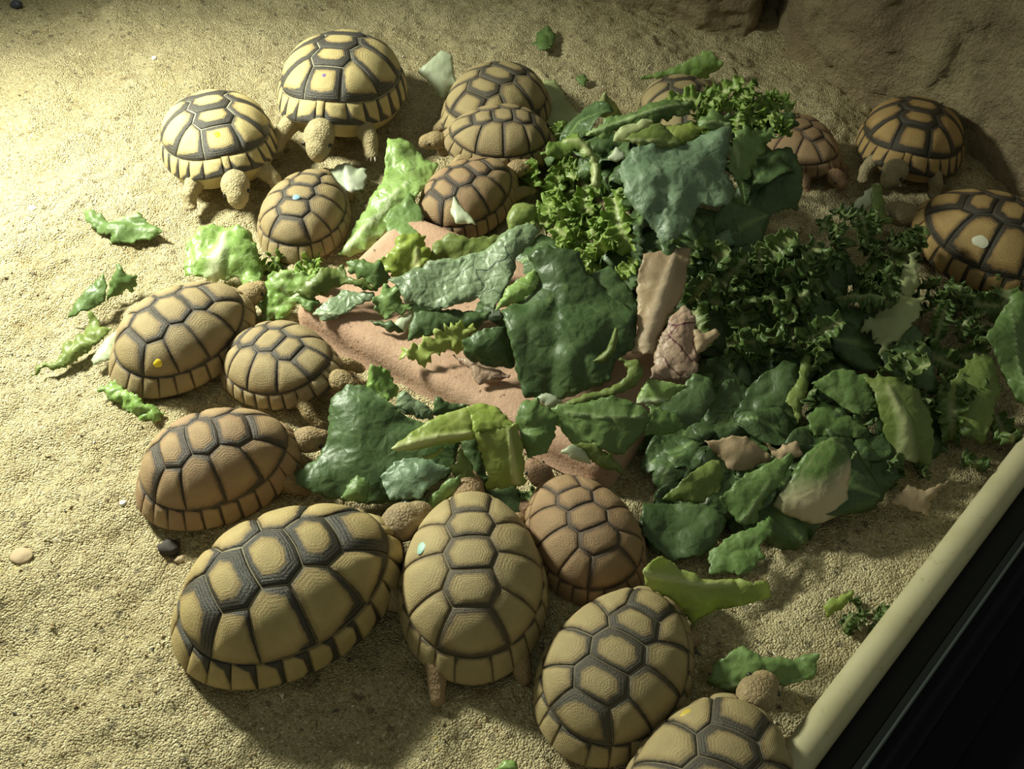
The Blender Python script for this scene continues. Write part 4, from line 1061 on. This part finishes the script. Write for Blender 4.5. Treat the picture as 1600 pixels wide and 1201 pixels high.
leaf('savoy_leaf', 'dark leaf on the right shoulder of the heap near the small peering tortoise', 'F', [(560,190),(650,90),(720,55),(785,150),(860,225),(740,215),(640,230)], 'dark', z=(.036, .026), wr=.004)
leaf('savoy_leaf', 'blackish hollow leaf in the middle of the shaded side', 'F', [(370,390),(600,270),(870,330),(780,410),(660,485),(560,525),(400,505)], 'dark', z=(.034, .022), wr=.005)
leaf('endive_leaf', 'white curled endive rib between the right hand tortoises', 'X', [(1312,320),(1330,322),(1352,300),(1372,282),(1380,296),(1366,318),(1345,334),(1322,334)], 'white', z=(.022, .014), wr=.002, frill=2)
leaf('endive_leaf', 'yellowish endive stem in front of the amber tortoise head', 'X', [(1361,286),(1378,288),(1382,330),(1398,348),(1366,352),(1342,348),(1362,326)], 'olive', z=(.034, .020), wr=.001, frill=2)

# ------------------------------------------------------------------ loose leaves inside the heap and curly sprigs
def leaf_proto(nm, mat, Lg, W, sd, curl):
    n, m = 18, 11
    V = []; rb = []
    for i in range(n):
        t = i / (n - 1)
        w = W * math.sin(PI * min(1, (t * .92 + .05))) ** .7
        for j in range(m):
            q = (j / (m - 1) - .5) * 2
            x = (t - .5) * Lg; y = q * w * (1 + .1 * math.sin(9 * t + sd))
            zz = .010 * W / .02 * q * q * math.sin(7 * t + sd) * .5 - curl * (t - .4) ** 2 * Lg * 3
            V.append((x, y, zz)); rb.append(max(0, 1 - abs(q) * 9))
    V = np.array(V); V[:, 2] += .0035 * fbm(V * 70 + sd, 3)
    idx = np.arange(n * m).reshape(n, m)
    f = np.stack([idx[:-1, :-1], idx[1:, :-1], idx[1:, 1:], idx[:-1, 1:]], -1).reshape(-1, 4)
    me = bpy.data.meshes.new(nm); me.from_pydata(V.tolist(), [], f.tolist())
    a = me.attributes.new('rib', 'FLOAT', 'POINT'); a.data.foreach_set('value', np.array(rb, np.float32))
    me.polygons.foreach_set('use_smooth', np.ones(len(me.polygons), bool)); me.materials.append(LM[mat]); return me

def sprig_proto(nm, mat, Lg, W, sd, bend):
    """a frilly piece of endive: a pale midrib with a ruffled, toothed blade on both sides"""
    rg = np.random.default_rng(int(sd * 10))
    n, m = 46, 11
    V = []; rb = []
    th = 0.0; x = 0.0; zc = 0.0
    ph = rg.uniform(0, 6.28, 4); lobe_ = rg.uniform(.55, 1.0, (12, 2))
    for i in range(n):
        t = i / (n - 1)
        th += bend / n * (1 + .8 * math.sin(5 * t + sd))
        x += math.cos(th) * Lg / n; zc += math.sin(th) * Lg / n
        env = (.18 + .95 * math.sin(PI * min(1, t * .80 + .10)) ** .8)
        for j in range(m):
            q = (j / (m - 1) - .5) * 2
            side = 0 if q < 0 else 1
            a = abs(q)
            lo = lobe_[int(t * 11), side] * (.72 + .28 * math.cos(2 * PI * t * 8 + ph[side]))
            tooth = (1.0, .92, .80)[i % 3] if j in (0, m - 1) else 1.0
            w = W * env * a * (1 if a < .25 else (.35 + .65 * lo) * tooth)
            rz = a ** 1.5 * W * env * (.34 * math.sin(2 * PI * t * 3.5 + ph[2 + side]) + .26 * math.sin(2 * PI * t * 8.3 + ph[side] + sd))
            up = a * W * .35
            V.append((x - math.sin(th) * (rz + up), (1 if q >= 0 else -1) * w, zc + math.cos(th) * (rz + up))); rb.append(max(0, 1 - a * 3.0) * (1.1 - .5 * t))
    V = np.array(V); V -= V[n * m // 2]
    V[:, 2] += .0012 * fbm(V * 200 + sd, 2); V[:, 1] += .0010 * fbm(V * 180 + sd + 9, 2)
    idx = np.arange(n * m).reshape(n, m)
    f = np.stack([idx[:-1, :-1], idx[1:, :-1], idx[1:, 1:], idx[:-1, 1:]], -1).reshape(-1, 4)
    me = bpy.data.meshes.new(nm); me.from_pydata(V.tolist(), [], f.tolist())
    a = me.attributes.new('rib', 'FLOAT', 'POINT'); a.data.foreach_set('value', np.clip(rb, 0, 1).astype(np.float32))
    me.polygons.foreach_set('use_smooth', np.ones(len(me.polygons), bool)); me.materials.append(LM[mat]); return me

def scatter(protos, name, label, group, n, box, off, seed, tilt=.5, sc=(.8, 1.2), th=.0005, poly=None, zs=None, face=0.0):
    rg = np.random.default_rng(seed)
    k = 0
    while k < n:
        px, py = rg.uniform(box[0], box[1]), rg.uniform(box[2], box[3])
        if poly is not None and not inside(np.array([[px, py]]), poly)[0]: continue
        o_ = rg.uniform(*off)
        p = hit(np.array([px]), np.array([py]), o_)[0] if zs is None else G(px, py, rg.uniform(*zs))
        e = .004
        h0 = heap(p[:2]); hx_ = heap(p[:2] + (e, 0)); hy_ = heap(p[:2] + (0, e))
        nr = Vector((-(hx_ - h0) / e, -(hy_ - h0) / e, 1)).normalized()
        nr = (nr + face * Vector((0, -.75, .65)) + Vector(rg.normal(0, tilt, 3))).normalized()
        q = nr.to_track_quat('Z', 'Y') @ Matrix.Rotation(rg.uniform(0, 6.28), 3, 'Z').to_quaternion()
        o = bpy.data.objects.new(name, protos[int(rg.integers(len(protos)))])
        o.location = p; o.rotation_mode = 'QUATERNION'; o.rotation_quaternion = q
        s = rg.uniform(*sc); o.scale = (s, s, s)
        link(o)
        md = o.modifiers.new('thickness', 'SOLIDIFY'); md.thickness = th; md.offset = 0
        tag(o, label, 'leaf', group)
        k += 1

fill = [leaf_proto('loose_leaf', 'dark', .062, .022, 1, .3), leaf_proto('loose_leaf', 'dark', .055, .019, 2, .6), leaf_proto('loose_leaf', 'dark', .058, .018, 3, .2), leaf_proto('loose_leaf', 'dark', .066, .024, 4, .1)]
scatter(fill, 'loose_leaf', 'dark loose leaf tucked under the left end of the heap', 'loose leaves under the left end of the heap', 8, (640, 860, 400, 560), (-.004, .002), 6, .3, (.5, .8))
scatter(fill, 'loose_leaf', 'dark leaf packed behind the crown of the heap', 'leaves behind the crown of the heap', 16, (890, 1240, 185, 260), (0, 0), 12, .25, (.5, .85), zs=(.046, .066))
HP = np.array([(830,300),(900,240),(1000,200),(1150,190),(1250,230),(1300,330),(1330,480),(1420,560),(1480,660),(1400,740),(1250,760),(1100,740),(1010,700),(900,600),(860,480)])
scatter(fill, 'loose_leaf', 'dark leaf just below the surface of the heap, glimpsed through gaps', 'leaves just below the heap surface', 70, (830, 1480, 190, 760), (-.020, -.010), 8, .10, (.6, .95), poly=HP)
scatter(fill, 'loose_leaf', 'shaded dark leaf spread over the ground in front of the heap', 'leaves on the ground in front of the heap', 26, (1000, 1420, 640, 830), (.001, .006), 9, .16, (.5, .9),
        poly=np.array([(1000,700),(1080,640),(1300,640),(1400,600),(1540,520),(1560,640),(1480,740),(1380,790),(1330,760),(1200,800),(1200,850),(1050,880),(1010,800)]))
fr = [sprig_proto('endive_sprig', 'frisee', .046, .0125, 1.3, 1.6), sprig_proto('endive_sprig', 'frisee', .040, .0115, 2.7, 2.6), sprig_proto('endive_sprig', 'frisee', .050, .0130, 4.1, -1.2), sprig_proto('endive_sprig', 'frisee', .036, .0115, 5.9, 3.4)]
fd = [sprig_proto('endive_sprig', 'frisee_dark_shaded', .046, .0125, 1.9, 1.6), sprig_proto('endive_sprig', 'frisee_dark_shaded', .040, .0115, 3.3, 2.8), sprig_proto('endive_sprig', 'frisee_dark_shaded', .050, .0130, 4.6, -1.4)]  # sprigs in the darker frisee, shade painted into the colour
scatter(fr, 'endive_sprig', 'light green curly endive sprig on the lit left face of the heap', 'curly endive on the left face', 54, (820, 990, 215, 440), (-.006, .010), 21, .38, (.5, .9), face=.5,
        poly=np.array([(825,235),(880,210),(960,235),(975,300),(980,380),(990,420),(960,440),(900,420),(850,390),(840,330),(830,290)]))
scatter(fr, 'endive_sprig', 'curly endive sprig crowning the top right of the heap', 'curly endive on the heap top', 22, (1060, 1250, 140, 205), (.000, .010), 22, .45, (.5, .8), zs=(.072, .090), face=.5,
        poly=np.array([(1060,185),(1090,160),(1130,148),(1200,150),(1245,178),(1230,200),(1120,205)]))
scatter(fd, 'endive_sprig', 'shade-darkened curly endive sprig right of the pinkish romaine rib', 'curly endive right of the romaine rib', 36, (1095, 1275, 375, 560), (-.006, .006), 23, .4, (.55, .95), face=.4)
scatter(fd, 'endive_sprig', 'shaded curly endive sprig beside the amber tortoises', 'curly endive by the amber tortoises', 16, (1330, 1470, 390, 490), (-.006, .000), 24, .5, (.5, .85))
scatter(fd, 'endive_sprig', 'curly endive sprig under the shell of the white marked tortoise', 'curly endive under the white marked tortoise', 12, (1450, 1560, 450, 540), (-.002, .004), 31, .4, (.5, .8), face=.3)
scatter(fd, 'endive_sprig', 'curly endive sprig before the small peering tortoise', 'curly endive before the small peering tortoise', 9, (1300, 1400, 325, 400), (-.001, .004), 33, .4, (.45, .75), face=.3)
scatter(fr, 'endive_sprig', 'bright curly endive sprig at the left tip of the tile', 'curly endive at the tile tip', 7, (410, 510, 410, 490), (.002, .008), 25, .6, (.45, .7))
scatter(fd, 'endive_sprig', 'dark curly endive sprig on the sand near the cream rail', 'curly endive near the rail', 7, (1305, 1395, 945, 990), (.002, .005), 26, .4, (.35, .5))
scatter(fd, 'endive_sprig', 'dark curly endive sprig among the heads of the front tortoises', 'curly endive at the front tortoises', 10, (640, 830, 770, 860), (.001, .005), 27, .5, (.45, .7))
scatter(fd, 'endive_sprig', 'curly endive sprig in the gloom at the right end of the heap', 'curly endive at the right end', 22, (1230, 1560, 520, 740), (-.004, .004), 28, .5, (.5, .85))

# ------------------------------------------------------------------ pebbles and droppings
def pebble(label, px, py, r, mat, seed, name='pebble', squash=.6):
    bm = bmesh.new(); bmesh.ops.create_icosphere(bm, subdivisions=3, radius=1)
    me = bpy.data.meshes.new(name); bm.to_mesh(me); bm.free()
    co = np.array([v.co for v in me.vertices]); co = co * (1 + .22 * fbm(co * 1.6 + seed, 3))[:, None] * (r, r * .85, r * squash)
    me.vertices.foreach_set('co', co.ravel()); me.materials.append(mat)
    me.polygons.foreach_set('use_smooth', np.ones(len(me.polygons), bool))
    o = bpy.data.objects.new(name, me); p = G(px, py, r * .4); o.location = (p[0], p[1], float(sand_h(p[:2])) + r * squash * .55)
    tag(link(o), label, 'pebble')
m_drop = plain('dropping', (.045, .035, .03), .8); m_pp = plain('pebble_pink', (.42, .31, .19), .8); m_bl = plain('pebble_dark', (.035, .04, .055), .5); m_wh = plain('pebble_white', (.8, .82, .75), .4)
pebble('dark dropping behind the reddish tan tortoise', 261, 849, .0058, m_drop, 2.0, 'dropping', .7)
pebble('small brown crumb beside the dark dropping', 278, 866, .0028, m_pp, 5.0)
pebble('flat pinkish pebble at the left edge', 33, 868, .0055, m_pp, 8.0, squash=.28)
pebble('dark bluish pebble at the top left corner', 24, 2, .0052, m_bl, 3.0, squash=.8)
pebble('white chip near the left edge above the torn scrap', 52, 328, .0024, m_wh, 4.0)
pebble('white chip left of the reddish tan tortoise', 192, 786, .0020, m_wh, 6.0)
pebble('white chip near the top left corner', 241, 91, .0022, m_wh, 7.0)
